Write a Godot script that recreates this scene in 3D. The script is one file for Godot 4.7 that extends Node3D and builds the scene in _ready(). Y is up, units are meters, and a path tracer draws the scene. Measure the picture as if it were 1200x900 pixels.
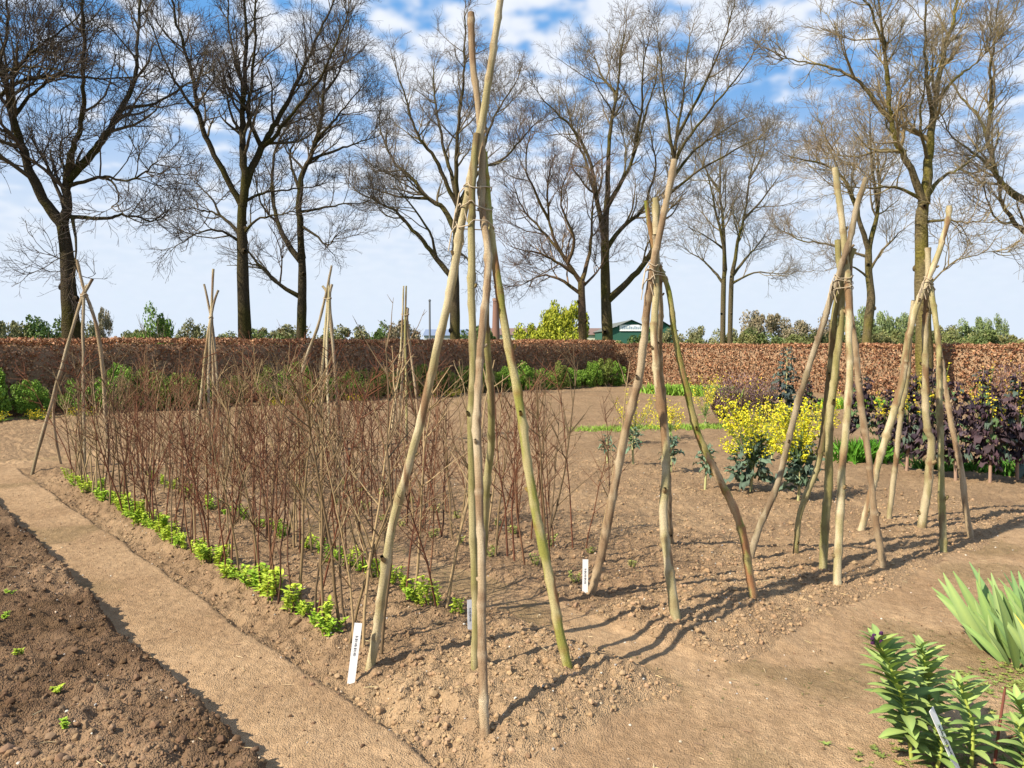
extends Node3D
# A kitchen garden in early spring: bean teepees, pea sticks, beech hedges, bare trees.
# Garden axes: A runs along the rows, B across them; g(a, b) is a point in garden metres.
const AX := Vector3(-0.65606, 0, -0.75471)
const BX := Vector3(0.75471, 0, -0.65606)
const TEEPEES := {
	"T1": [
		["pale", 0.03, 0.021, [-0.7,0,-3.717, -0.637,0.363,-3.714, -0.589,0.679,-3.712, -0.495,1.013,-3.709, -0.389,1.447,-3.706, -0.285,1.894,-3.703, -0.222,2.236,-3.701, -0.198,2.375,-3.7, -0.153,2.613,-3.699, -0.12,2.791,-3.698, -0.08,3.006,-3.698, -0.032,3.247,-3.697]],
		["green", 0.024, 0.023, [-0.173,0,-3.573, -0.177,0.404,-3.59, -0.181,0.807,-3.607, -0.189,1.289,-3.627, -0.189,1.69,-3.644, -0.188,2.05,-3.659, -0.188,2.234,-3.666, -0.188,2.346,-3.67, -0.164,2.579,-3.675]],
		["brown", 0.025, 0.021, [-0.103,0,-3.039, -0.121,0.333,-3.153, -0.135,0.697,-3.269, -0.15,1.012,-3.364, -0.153,1.342,-3.459, -0.137,1.688,-3.553, -0.111,1.967,-3.627, -0.133,2.173,-3.68, -0.146,2.319,-3.717, -0.147,2.504,-3.74, -0.163,2.712,-3.764, -0.184,2.92,-3.787, -0.198,3.193,-3.818]],
		["green", 0.03, 0.018, [-0.179,0,-4.568, -0.164,0.421,-4.448, -0.139,0.844,-4.32, -0.108,1.154,-4.221, -0.118,1.521,-4.096, -0.124,1.73,-4.021, -0.124,2.038,-3.905, -0.129,2.294,-3.801, -0.131,2.429,-3.764, -0.134,2.526,-3.746]],
		["mossy", 0.03, 0.023, [0.288,0,-3.592, 0.207,0.354,-3.617, 0.122,0.757,-3.647, 0.049,1.203,-3.679, -0.025,1.61,-3.708, -0.07,1.896,-3.728, -0.107,2.204,-3.75, -0.123,2.368,-3.761, -0.131,2.519,-3.766]],
	],
	"T2": [
		["brown", 0.034, 0.024, [0.499,0,-4.786, 0.607,0.559,-4.733, 0.691,1.042,-4.685, 0.76,1.408,-4.648, 0.796,1.765,-4.611, 0.833,2.064,-4.58, 0.874,2.311,-4.568, 0.914,2.531,-4.557, 0.936,2.666,-4.55]],
		["pale", 0.035, 0.025, [0.929,0,-4.236, 0.887,0.361,-4.307, 0.861,0.641,-4.361, 0.88,0.831,-4.397, 0.883,1.12,-4.451, 0.851,1.414,-4.505, 0.833,1.713,-4.559, 0.855,2.017,-4.613, 0.863,2.322,-4.641, 0.858,2.465,-4.652]],
		["grey", 0.03, 0.018, [1.255,0,-6.037, 1.161,0.602,-5.704, 1.064,1.14,-5.37, 0.989,1.501,-5.12, 0.932,1.827,-4.87, 0.875,2.073,-4.666, 0.846,2.241,-4.601]],
		["peeling", 0.033, 0.016, [1.476,0,-4.598, 1.421,0.328,-4.604, 1.352,0.576,-4.61, 1.221,0.844,-4.615, 1.101,1.101,-4.62, 1.022,1.409,-4.627, 0.969,1.664,-4.632, 0.932,1.918,-4.637, 0.88,2.07,-4.64, 0.833,2.247,-4.642, 0.801,2.448,-4.644]],
	],
	"T3": [
		["grey", 0.031, 0.024, [1.777,0,-5.673, 1.825,0.233,-5.639, 1.929,0.559,-5.59, 1.994,0.942,-5.531, 2.082,1.374,-5.463, 2.147,1.675,-5.414, 2.212,1.939,-5.37, 2.257,2.112,-5.346, 2.306,2.285,-5.332, 2.34,2.513,-5.315, 2.391,2.722,-5.298]],
		["green", 0.029, 0.03, [2.149,0,-5.79, 2.152,0.273,-5.742, 2.192,0.474,-5.706, 2.253,0.704,-5.664, 2.27,0.995,-5.61, 2.276,1.371,-5.538, 2.275,1.615,-5.49, 2.274,1.854,-5.442, 2.298,2.076,-5.398, 2.358,2.256,-5.382]],
		["green", 0.039, 0.025, [2.211,0,-5.412, 2.224,0.288,-5.413, 2.241,0.653,-5.415, 2.243,1.136,-5.416, 2.262,1.376,-5.417, 2.297,1.734,-5.419, 2.296,2.031,-5.42, 2.275,2.208,-5.42, 2.266,2.32,-5.42]],
		["pale", 0.033, 0.027, [2.114,0,-4.937, 2.166,0.491,-5.046, 2.191,0.764,-5.105, 2.251,1.156,-5.187, 2.293,1.615,-5.282, 2.308,2.026,-5.364, 2.301,2.204,-5.383, 2.276,2.5,-5.41, 2.239,2.816,-5.438]],
		["brown", 0.03, 0.025, [2.631,0,-5.391, 2.558,0.413,-5.399, 2.511,0.775,-5.406, 2.444,1.196,-5.414, 2.41,1.496,-5.419, 2.369,1.794,-5.425, 2.354,2.032,-5.429, 2.356,2.268,-5.432]],
	],
	"T4": [
		["pale", 0.042, 0.025, [2.905,0,-6.391, 2.984,0.341,-6.38, 3.055,0.7,-6.368, 3.135,0.985,-6.359, 3.2,1.267,-6.349, 3.237,1.548,-6.34, 3.28,1.826,-6.33, 3.328,1.999,-6.324, 3.391,2.151,-6.32, 3.441,2.288,-6.317, 3.485,2.418,-6.315, 3.526,2.589,-6.313, 3.535,2.712,-6.311]],
		["pale", 0.03, 0.025, [3.397,0,-6.888, 3.392,0.409,-6.806, 3.384,0.876,-6.709, 3.385,1.253,-6.629, 3.373,1.546,-6.564, 3.349,1.761,-6.516, 3.349,1.959,-6.47]],
		["pale", 0.043, 0.028, [3.504,0,-6.539, 3.533,0.389,-6.506, 3.535,0.757,-6.474, 3.481,0.903,-6.461, 3.432,1.263,-6.429, 3.405,1.618,-6.397, 3.392,1.967,-6.365, 3.391,2.174,-6.348, 3.374,2.38,-6.339]],
		["green", 0.033, 0.025, [3.263,0,-5.766, 3.296,0.373,-5.88, 3.348,0.817,-6.01, 3.384,1.145,-6.103, 3.419,1.481,-6.197, 3.431,1.755,-6.271, 3.422,2.035,-6.346, 3.414,2.19,-6.378, 3.411,2.317,-6.393]],
		["brown", 0.031, 0.022, [3.756,0,-6.25, 3.69,0.501,-6.283, 3.583,1.059,-6.32, 3.529,1.408,-6.343, 3.476,1.758,-6.366, 3.436,2.073,-6.386, 3.414,2.248,-6.394]],
	],
	"F1": [
		["grey", 0.027, 0.021, [-5.984,0,-9.576, -5.78,0.673,-9.574, -5.51,1.521,-9.572, -5.3,2.152,-9.57, -5.167,2.392,-9.57]],
		["brown", 0.031, 0.021, [-5.198,0,-9.908, -5.144,1.52,-9.678, -5.214,2.027,-9.598, -5.276,2.235,-9.568, -5.343,2.629,-9.539]],
		["grey", 0.027, 0.023, [-5.152,0,-9.265, -5.231,1.21,-9.434, -5.275,2.151,-9.563, -5.236,2.319,-9.577]],
		["brown", 0.027, 0.019, [-5.937,0,-10.118, -5.927,0.748,-9.95, -5.522,1.734,-9.717, -5.307,2.195,-9.603, -5.254,2.299,-9.59]],
	],
	"F2": [
		["pale", 0.029, 0.021, [-4.335,0,-10.489, -4.221,1.164,-10.555, -4.129,1.921,-10.598, -4.087,2.618,-10.617]],
		["grey", 0.029, 0.019, [-3.887,0,-10.413, -4.027,1.164,-10.537, -4.125,1.956,-10.62, -4.217,2.411,-10.642]],
		["grey", 0.028, 0.019, [-3.981,0,-10.118, -4.089,1.17,-10.398, -4.098,1.978,-10.582, -4.012,2.328,-10.618]],
		["brown", 0.033, 0.03, [-4.177,0,-10.806, -4.14,1.157,-10.709, -4.129,2.073,-10.635]],
	],
	"F3": [
		["grey", 0.033, 0.022, [-3.295,0,-11.593, -3.164,1.121,-11.597, -2.925,1.823,-11.599, -2.804,2.294,-11.6, -2.697,2.762,-11.601]],
		["pale", 0.032, 0.023, [-2.891,0,-11.318, -2.807,1.505,-11.519, -2.758,2.27,-11.62, -2.835,2.461,-11.631]],
		["grey", 0.033, 0.026, [-2.554,0,-11.5, -2.678,1.632,-11.572, -2.728,2.269,-11.6, -2.688,2.484,-11.604]],
		["pale", 0.028, 0.02, [-2.608,0,-10.972, -2.705,1.381,-11.349, -2.725,2.395,-11.595, -2.716,2.625,-11.622]],
	],
	"F4": [
		["pale", 0.028, 0.015, [-1.97,0,-12.503, -1.816,1.496,-12.573, -1.774,2.092,-12.6, -1.758,2.534,-12.61]],
		["green", 0.027, 0.018, [-1.663,0,-12.185, -1.718,1.36,-12.459, -1.733,2.092,-12.601, -1.721,2.536,-12.64]],
		["brown", 0.03, 0.025, [-1.471,0,-12.503, -1.638,1.496,-12.587, -1.708,2.079,-12.62, -1.707,2.189,-12.623]],
		["grey", 0.028, 0.025, [-1.909,0,-12.839, -1.776,1.356,-12.672, -1.702,2.077,-12.58, -1.687,2.16,-12.575]],
	],
}
const TREE_LIMBS := {
	"A": [-11.384, -20, [
		[0.287, 0.232, 0, [-0.04,-0.10, 0.01,1.77, -0.03,3.19, -0.05,4.06, -0.14,4.80]],
		[0.199, 0.055, 0.25, [-0.14,4.76, -0.45,5.25, -0.71,5.90, -0.84,6.54, -0.95,7.29, -1.03,8.25, -1.11,8.99, -1.38,9.84, -1.64,10.68, -1.70,11.93]],
		[0.177, 0.155, 0, [-0.12,4.76, 0.01,5.25, 0.00,5.68, 0.05,5.94]],
		[0.155, 0.055, -0.3, [0.05,5.86, 0.39,6.39, 0.73,6.87, 0.96,7.34, 1.26,8.04, 1.47,8.68, 1.45,9.42, 1.41,10.26, 1.40,11.52]],
		[0.11, 0.044, 0.4, [0.03,5.86, 0.29,6.54, 0.58,6.97, 0.81,7.51, 0.94,8.15, 1.14,8.99, 1.29,9.84, 1.49,10.89, 1.74,12.14]],
		[0.071, 0.026, -0.4, [1.15,7.76, 1.56,7.98, 1.96,8.08, 2.51,8.57, 3.00,8.95, 3.28,9.21]],
		[0.071, 0.026, 0.5, [0.11,5.75, 0.70,5.86, 1.25,5.90, 1.90,5.75, 2.45,5.90, 2.80,6.11]],
		[0.049, 0.022, 0.5, [1.14,5.88, 1.46,5.73, 1.67,5.36, 1.55,5.04]],
		[0.071, 0.026, -0.4, [0.13,4.86, 0.79,4.97, 1.12,5.08, 1.55,5.06, 1.95,4.97, 2.26,5.19]],
		[0.066, 0.026, 0.6, [0.10,4.76, 0.31,4.28, 0.47,3.67]],
		[0.088, 0.033, -0.5, [-0.88,6.65, -1.33,7.08, -1.65,7.19, -2.28,7.72, -2.69,8.36]],
		[0.075, 0.026, 0.6, [-0.98,7.72, -0.64,8.25, -0.08,8.61, 0.79,8.87, 1.66,9.21]],
		[0.077, 0.026, -0.5, [-0.82,7.29, -0.71,7.89, -0.35,8.36, -0.08,8.68, 0.05,9.42]],
		[0.066, 0.026, 0.4, [-1.06,8.57, -0.71,9.21, -0.52,9.94, -0.23,10.89]],
		[0.066, 0.026, -0.7, [0.00,5.68, -0.25,6.22, -0.47,6.65, -0.61,7.08, -0.38,7.51]],
	]],
	"B": [-8.649, -25, [
		[0.262, 0.221, 0, [-0.02,-0.10, 0.03,1.72, 0.00,3.59, -0.00,4.68, -0.01,5.63, 0.03,6.22]],
		[0.143, 0.05, 0.2, [-0.03,6.08, -0.34,6.84, -0.74,7.65, -1.05,8.45, -1.17,9.25, -1.23,10.05, -1.40,10.84, -1.60,11.64, -1.64,12.43, -1.68,14.00]],
		[0.193, 0.061, 0, [0.02,6.11, 0.12,6.97, 0.06,7.91, 0.08,8.98, 0.18,10.05, 0.22,11.11, 0.22,12.43, 0.27,14.00]],
		[0.166, 0.055, -0.3, [0.09,6.62, 0.38,7.65, 0.72,8.45, 1.05,9.12, 1.34,9.78, 1.67,10.58, 1.95,11.37, 2.24,12.16, 2.60,13.21]],
		[0.11, 0.036, 0.3, [0.49,7.97, 0.99,8.32, 1.32,8.72, 1.73,9.12, 2.28,9.65, 2.83,10.31, 3.38,11.24, 3.66,11.90]],
		[0.088, 0.036, -0.4, [0.16,9.20, -0.01,10.05, -0.32,10.84, -0.52,11.64, -0.72,12.43, -0.81,13.47]],
		[0.099, 0.039, 0.4, [0.44,8.05, 0.24,8.98, 0.42,9.78, 0.68,10.84, 0.83,11.90, 1.07,13.21]],
		[0.094, 0.028, -0.4, [-0.02,5.08, -0.50,5.63, -0.96,5.95, -1.40,6.08, -1.94,6.22]],
		[0.055, 0.025, -0.5, [-0.85,5.92, -1.17,6.44, -1.57,6.84, -1.92,7.11]],
		[0.072, 0.028, 0.5, [0.09,5.27, 0.53,5.65, 1.27,5.76, 1.82,5.84]],
		[0.072, 0.028, -0.4, [0.11,6.17, 0.47,6.52, 1.02,6.68, 1.70,6.79, 2.38,6.97]],
		[0.072, 0.028, 0.6, [-0.00,4.81, -0.51,5.27, -1.06,5.22, -1.62,4.81]],
		[0.083, 0.028, 0.7, [-1.12,8.85, -1.51,9.52, -1.77,10.31, -2.01,11.37]],
	]],
	"C": [-7.917, -29, [
		[0.24, 0.208, 0, [-0.01,-0.10, 0.02,1.74, 0.08,3.43, 0.10,4.54, 0.07,5.11]],
		[0.186, 0.058, 0.1, [0.07,4.95, 0.05,6.11, 0.07,7.05, 0.21,7.99, 0.50,8.46, 0.82,9.23, 0.99,9.85, 1.10,10.78, 1.26,11.71, 1.65,12.63]],
		[0.154, 0.048, -0.3, [0.03,4.70, -0.49,5.48, -0.89,6.27, -1.16,7.21, -1.24,8.30, -1.16,9.23, -0.74,10.16, -0.25,11.09]],
		[0.128, 0.064, 0.2, [0.02,3.37, -0.68,3.91, -1.30,4.54, -1.80,5.11]],
		[0.08, 0.029, -0.4, [0.12,6.52, 0.95,6.80, 1.59,6.96, 2.38,7.05]],
		[0.08, 0.029, 0.4, [0.15,6.02, 0.78,5.64, 1.19,5.33, 1.64,5.80]],
		[0.083, 0.032, 0.5, [0.82,9.30, 1.46,9.70, 1.94,10.16, 2.64,10.78]],
		[0.083, 0.032, -0.6, [0.10,7.43, -0.29,8.30, -0.44,9.08, -0.11,9.70, 0.06,10.78]],
		[0.077, 0.029, -0.5, [0.50,8.49, 1.45,8.92, 2.09,9.23, 2.81,9.54]],
		[0.077, 0.029, 0.6, [1.09,10.72, 1.64,11.25, 2.11,12.01, 2.28,12.78]],
	]],
	"D": [-2.444, -33, [
		[0.291, 0.219, 0, [-0.00,-0.10, 0.01,1.76, 0.02,3.86, 0.02,4.94, 0.10,6.38, 0.17,7.52]],
		[0.182, 0.051, 0.1, [-0.02,4.51, -0.74,5.30, -1.28,6.02, -1.89,6.66, -2.42,7.27, -3.14,7.63, -4.04,8.09]],
		[0.168, 0.051, -0.3, [0.10,6.48, -0.44,7.45, -1.16,7.98, -1.87,8.87, -2.51,9.40, -2.94,10.11, -3.29,10.99, -3.39,11.87]],
		[0.146, 0.047, 0.3, [0.17,7.52, -0.26,8.34, -0.72,9.40, -1.32,10.11, -1.68,10.99, -1.92,11.87, -2.20,12.68]],
		[0.146, 0.047, -0.2, [0.17,7.45, -0.07,8.69, -0.43,9.93, -0.71,11.35, -0.88,12.40, -0.95,13.52]],
		[0.146, 0.047, 0.5, [0.17,7.45, 0.14,8.87, 0.29,10.64, 0.51,12.05, 0.59,13.10, 0.66,14.22]],
		[0.146, 0.047, -0.4, [0.17,7.52, 0.65,8.69, 1.19,10.11, 1.55,11.35, 2.09,12.40, 2.62,13.38]],
		[0.109, 0.04, 0.3, [0.39,8.09, 1.19,9.05, 2.08,9.40, 2.80,10.11, 3.38,10.71]],
		[0.087, 0.036, 0.4, [0.13,5.73, 0.56,5.30, 0.92,4.66]],
		[0.095, 0.036, 0.6, [-0.67,5.30, -0.99,6.38, -1.70,7.45, -2.24,7.98]],
		[0.095, 0.036, -0.6, [-1.16,7.98, -2.24,8.09, -3.13,8.34, -3.85,8.69]],
		[0.087, 0.036, -0.7, [1.01,9.65, 1.01,10.99, 1.19,12.40, 1.44,13.73]],
	]],
	"E": [3.119, -34, [
		[0.255, 0.225, 0, [0.01,-0.10, -0.01,1.77, -0.06,3.56, -0.10,4.56]],
		[0.15, 0.045, 0.2, [-0.10,4.41, -0.70,5.23, -1.26,6.15, -1.52,7.07, -1.64,8.18, -1.45,9.27]],
		[0.12, 0.038, -0.4, [-0.17,3.93, -1.07,4.60, -1.81,4.75, -2.67,4.38]],
		[0.113, 0.038, 0.4, [-0.43,4.86, -1.26,5.30, -2.00,5.60, -3.04,5.78]],
		[0.15, 0.045, -0.2, [-0.06,4.41, 0.23,5.41, 0.38,6.52, 0.45,7.63, 0.59,8.91]],
		[0.113, 0.038, 0.5, [-0.58,5.16, -0.44,6.15, -0.89,7.07, -1.08,7.99, -0.71,9.09]],
		[0.098, 0.038, -0.5, [0.02,4.23, 0.61,4.86, 1.13,5.49]],
		[0.098, 0.038, -0.5, [-1.07,5.78, -1.82,6.71, -2.67,7.81, -3.04,8.91]],
		[0.09, 0.038, 0.6, [-1.52,7.07, -2.19,8.18, -2.56,9.09, -2.38,10.19]],
	]],
	"F": [4.456, -36, [
		[0.326, 0.258, 0, [0.01,-0.10, -0.01,1.78, -0.10,3.67, -0.15,5.25, -0.16,6.62, -0.13,7.47]],
		[0.23, 0.095, 0.15, [0.01,3.79, 0.88,4.58, 1.74,5.56, 2.24,6.81, 2.58,8.17, 2.84,9.53, 2.75,10.31]],
		[0.167, 0.06, -0.4, [-0.08,6.03, 0.66,7.12, 1.64,7.98, 2.14,9.14, 2.44,10.31, 2.27,11.85]],
		[0.199, 0.052, 0.1, [-0.13,7.28, -0.06,8.76, -0.07,10.31, 0.08,11.85, 0.30,13.00, 0.41,14.53, 0.60,15.59]],
		[0.167, 0.052, 0.3, [-0.16,6.34, -0.53,7.98, -0.73,9.14, -1.13,10.31, -1.80,11.27, -2.50,11.85, -3.17,12.42]],
		[0.119, 0.044, -0.4, [-0.40,7.59, -0.93,9.92, -1.33,11.08, -1.64,12.23, -1.92,13.46]],
		[0.159, 0.052, -0.3, [-0.09,7.79, 0.45,8.95, 1.03,9.92, 1.41,11.08, 1.87,12.62, 2.36,14.15, 2.54,15.37]],
		[0.111, 0.04, 0.4, [2.80,9.73, 2.43,11.46, 2.10,13.00, 1.77,14.60]],
		[0.119, 0.04, -0.3, [2.80,9.92, 3.05,11.46, 3.35,13.00, 3.56,14.53, 3.78,15.98]],
		[0.119, 0.04, 0.5, [2.76,9.84, 3.26,10.69, 4.14,11.85, 5.10,13.00, 5.87,14.22]],
		[0.103, 0.04, -0.5, [2.76,9.34, 3.96,10.61, 5.13,11.46, 6.40,12.31]],
		[0.095, 0.04, 0.3, [2.65,8.56, 3.98,9.53, 5.34,10.23, 6.31,10.69]],
		[0.103, 0.04, 0.6, [2.98,10.88, 3.93,13.00, 4.50,14.53, 4.79,15.75]],
		[0.103, 0.04, -0.7, [0.30,12.92, -0.37,14.15, -0.57,15.10]],
		[0.103, 0.04, 0.7, [1.22,10.38, 1.40,12.23, 1.31,13.76, 1.46,14.91]],
	]],
	"G": [12.761, -46, [
		[0.223, 0.183, 0, [-0.18,-0.10, -0.24,1.63, -0.24,5.26, -0.15,6.16]],
		[0.213, 0.178, 0.05, [0.28,-0.10, 0.17,1.63, 0.16,5.26, 0.26,5.96]],
		[0.132, 0.051, -0.3, [-0.19,5.16, -0.75,6.01, -1.42,6.76, -2.08,7.16]],
		[0.162, 0.051, 0.3, [-0.15,5.96, -0.43,7.76, -0.95,9.26, -1.32,10.50, -1.84,11.98]],
		[0.162, 0.051, -0.2, [-0.15,6.06, -0.19,8.76, -0.32,10.75, -0.25,12.72, -0.03,14.79]],
		[0.162, 0.051, 0.2, [0.26,5.76, 0.43,7.76, 0.71,9.26, 0.88,11.24, 1.25,13.32]],
		[0.132, 0.051, -0.4, [0.21,5.56, 1.10,6.76, 1.84,7.51, 2.48,8.36]],
		[0.112, 0.046, 0.4, [0.21,5.36, 1.37,5.86, 2.53,5.76]],
		[0.112, 0.046, 0.5, [0.61,8.86, 1.55,10.00, 2.28,11.14]],
		[0.112, 0.046, 0.5, [-0.22,7.26, -0.93,7.76, -1.94,8.26]],
		[0.112, 0.046, -0.6, [-0.27,10.75, -0.99,12.23, -1.51,13.71]],
		[0.112, 0.046, -0.6, [0.88,10.99, 1.76,12.48, 2.24,13.96]],
	]],
	"H": [14.254, -31, [
		[0.246, 0.205, 0, [-0.11,-0.10, -0.07,1.52, 0.00,2.71, 0.08,3.56, -0.04,4.57, -0.07,5.65]],
		[0.144, 0.041, 0.2, [-0.10,5.41, -0.42,6.26, -0.78,7.26, -1.24,8.03, -1.93,8.60, -2.78,8.76, -3.62,8.93]],
		[0.103, 0.034, -0.4, [-0.46,6.36, -0.72,7.60, -1.09,8.76, -1.46,10.09, -1.68,11.15]],
		[0.151, 0.044, -0.2, [-0.03,5.48, 0.25,6.59, 0.46,7.76, 0.49,9.10, 0.22,10.26]],
		[0.082, 0.034, 0.5, [0.02,4.67, 0.34,5.41, 0.90,6.15]],
		[0.103, 0.034, 0.5, [0.40,7.26, -0.07,8.43, -0.43,9.43, -0.62,10.49]],
		[0.075, 0.031, 0.3, [-0.07,4.33, -0.66,4.74, -1.27,4.91]],
		[0.075, 0.031, -0.4, [-0.12,5.08, -1.53,5.75, -2.38,5.92, -3.14,6.36]],
		[0.075, 0.031, -0.5, [0.47,8.43, 0.92,9.26, 1.07,10.09]],
	]],
	"I": [11.234, -21, [
		[0.267, 0.232, 0, [0.02,-0.10, -0.05,1.54, -0.14,3.04, -0.20,4.41, -0.22,5.14, -0.16,5.55]],
		[0.146, 0.042, 0.2, [-0.21,5.46, -0.48,6.11, -0.84,6.68, -1.12,7.13, -1.32,7.69, -1.45,8.47, -1.58,9.14, -1.76,9.81, -1.96,10.58]],
		[0.093, 0.025, -0.2, [-1.29,7.62, -1.79,8.25, -2.14,8.70, -2.71,9.03, -3.40,9.25, -4.02,9.36]],
		[0.07, 0.023, 0.4, [-1.48,8.52, -1.75,9.36, -2.17,10.03, -2.64,10.58, -2.99,11.13]],
		[0.07, 0.023, 0.3, [-0.28,5.66, -1.04,5.89, -1.73,5.84, -2.46,5.84]],
		[0.185, 0.051, -0.1, [-0.14,5.50, -0.03,6.45, -0.00,7.13, 0.15,8.03, 0.31,8.92, 0.51,9.81, 0.76,10.69, 0.95,11.79]],
		[0.093, 0.03, 0.4, [0.12,7.76, -0.20,8.47, -0.45,9.36, -0.64,10.25, -0.85,11.35]],
		[0.097, 0.03, -0.3, [-0.12,5.46, 0.17,6.00, 0.48,6.27, 0.89,6.45, 1.33,6.79, 1.60,7.02]],
		[0.07, 0.023, 0.5, [0.19,8.25, 0.59,8.81, 0.92,9.03, 1.18,9.41]],
		[0.07, 0.023, -0.5, [0.35,9.03, 0.66,10.03, 1.21,10.69, 1.53,11.35]],
		[0.06, 0.023, 0.4, [-0.15,4.96, 0.36,5.03, 0.82,4.94, 1.32,4.94]],
		[0.06, 0.023, -0.6, [-0.91,6.77, -1.41,6.90, -1.98,6.79, -2.44,6.90]],
		[0.06, 0.023, -0.6, [-1.20,7.35, -1.17,8.25, -1.06,9.14, -1.15,10.03]],
		[0.037, 0.016, 0.5, [-0.03,3.15, 0.39,3.84, 0.96,4.07, 1.41,4.18]],
		[0.07, 0.023, 0.7, [-0.01,6.57, -0.51,7.35, -0.71,8.03, -0.77,8.70]],
	]],
	"J": [17.541, -23, [
		[0.305, 0.254, 0, [0.08,-0.10, -0.05,1.66, -0.25,3.55]],
		[0.165, 0.038, 0.1, [-0.22,3.30, -1.42,4.43, -2.45,4.93, -2.96,5.30, -3.36,5.92, -3.50,6.54, -3.82,6.96]],
		[0.178, 0.041, -0.2, [-0.25,3.43, -1.59,5.55, -2.49,6.30, -2.81,6.67, -2.98,7.29, -3.06,8.15, -2.84,9.13, -2.75,10.10, -2.91,11.08]],
		[0.076, 0.025, 0.3, [-2.75,6.59, -3.40,7.16, -4.04,7.53, -4.67,7.90, -5.01,8.44]],
		[0.076, 0.025, -0.4, [-2.99,7.53, -3.20,8.64, -3.60,9.37, -3.87,10.10, -4.14,10.83]],
		[0.228, 0.076, 0.1, [-0.25,3.48, -0.12,6.67, -0.15,10.35, -0.17,13.96]],
		[0.076, 0.025, 0.5, [-2.78,8.88, -3.24,9.86, -3.34,10.83, -3.55,11.80]],
		[0.063, 0.025, 0.5, [-2.96,5.30, -3.46,5.23, -3.98,5.68, -4.37,6.30]],
	]],
	"K": [-14.385, -19, [
		[0.252, 0.21, 0, [-0.03,-0.10, 0.04,1.65, 0.26,4.56]],
		[0.126, 0.031, 0.2, [0.26,4.45, 1.06,6.40, 2.04,7.82, 2.76,8.06, 3.32,8.10, 4.00,7.98]],
		[0.105, 0.025, -0.3, [0.30,4.52, 0.98,7.21, 1.85,8.32, 2.68,8.58, 3.71,8.62, 4.74,8.79]],
		[0.105, 0.031, 0.3, [0.26,4.52, 0.80,7.82, 1.67,9.23, 2.51,9.83, 3.15,10.62]],
		[0.147, 0.042, 0, [0.26,4.52, 0.18,7.82, 0.21,11.02]],
	]],
}
const CROPS := [
	["flowering", 2.556, -8.2, 1.014, 0.29],
	["flowering", 2.878, -7.711, 1.013, 0.204],
	["small", 1.942, -9.387, 0.435, 0.145],
	["small", 2.099, -8.344, 0.507, 0.129],
	["small", 1.564, -9.908, 0.47, 0.12],
	["small", 1.251, -10.047, 0.377, 0.1],
	["sparse", 1.944, -12.082, 0.88, 0.427],
	["sparse", 2.612, -12.725, 0.646, 0.309],
	["sparse", 3.64, -14.528, 1.026, 0.385],
	["sparse", 4.854, -12.082, 0.8, 0.32],
	["sparse", 3.554, -10.489, 0.903, 0.255],
	["purple", 5.498, -12.082, 1.147, 0.373],
	["purple", 4.823, -9.387, 1.223, 0.28],
	["purple", 4.923, -9.031, 1.336, 0.269],
	["purple", 5.065, -8.754, 1.198, 0.242],
	["purple", 5.357, -8.595, 1.119, 0.275],
	["purple", 5.767, -8.754, 1.227, 0.29],
	["purple", 5.104, -10.489, 0.984, 0.232],
	["purple", 6.128, -10.118, 1.307, 0.268],
	["purple", 6.025, -15.806, 0.872, 0.349],
	["brush", 4.405, -16.161, 0.785, 0.428],
	["dark", 5.73, -16.161, 1.498, 0.428],
	["brush", 4.511, -15.301, 1.03, 0.574],
	["brush", 5.149, -15.806, 0.872, 0.384],
	["brush", 7.38, -11.5, 1.307, 0.381],
	["brush", 7.438, -10.888, 1.382, 0.409],
	["dark", 6.389, -9.146, 1.11, 0.303],
]
const FAR_BUSHES := [
	["olive", -29.305, -45, 3.329, 1.689],
	["green", -27.519, -46, 3.212, 2.437],
	["olive", -27.594, -50, 3.009, 1.435],
	["bright", -19.377, -42, 3.455, 1.391],
	["brown", -50.121, -95, 5.725, 1.573],
	["olive", -24.834, -60, 3.197, 1.854],
	["olive", -20.861, -70, 3.44, 3.091],
	["olive", -12.583, -60, 2.998, 2.384],
	["brown", -8.742, -60, 3.396, 2.252],
	["green", -8.724, -52, 2.831, 1.377],
	["green", -2.472, -56, 2.791, 2.102],
	["willow", 2.945, -58, 4.365, 1.792],
	["willow", 4.428, -59, 4.996, 1.693],
	["willow", 3.523, -57, 3.942, 2.391],
	["willow", 1.192, -54, 2.992, 1.788],
	["green", 10.949, -62, 2.698, 2.464],
	["olive", 15.541, -64, 2.941, 1.837],
	["olive", 13.477, -66, 2.687, 1.894],
	["brown", 37.445, -115, 6.69, 3.808],
	["olive", 26.623, -90, 3.429, 2.583],
	["brown", 41.28, -110, 4.775, 3.642],
	["brown", 44.68, -110, 5.261, 2.914],
	["spring", 47.965, -112, 5.819, 2.72],
	["spring", 51.841, -114, 6.27, 2.768],
	["spring", 53.898, -112, 6.314, 2.72],
	["spring", 55.607, -110, 5.747, 2.428],
	["olive", 55.188, -100, 3.837, 3.091],
	["spring", 60.609, -104, 4.495, 2.525],
	["spring", 63.881, -106, 5.016, 2.34],
	["spring", 66.221, -106, 5.133, 1.638],
	["olive", 52.097, -80, 2.182, 2.296],
	["green", 24.724, -70, 2.281, 2.318],
	["green", 39.735, -75, 2.154, 2.483],
	["green", 43.874, -75, 2.154, 2.152],
]

var rng := RandomNumberGenerator.new()
var taken := {}
var M := {}
var nz := FastNoiseLite.new()
var nz2 := FastNoiseLite.new()

func g(a: float, b: float, y := 0.0) -> Vector3:
	return AX * a + BX * b + Vector3(0, y, 0)

func numbered(called: String) -> String:
	var k: int = taken.get(called, 0)
	taken[called] = k + 1
	return called if k == 0 else "%s_%03d" % [called, k]

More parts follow.
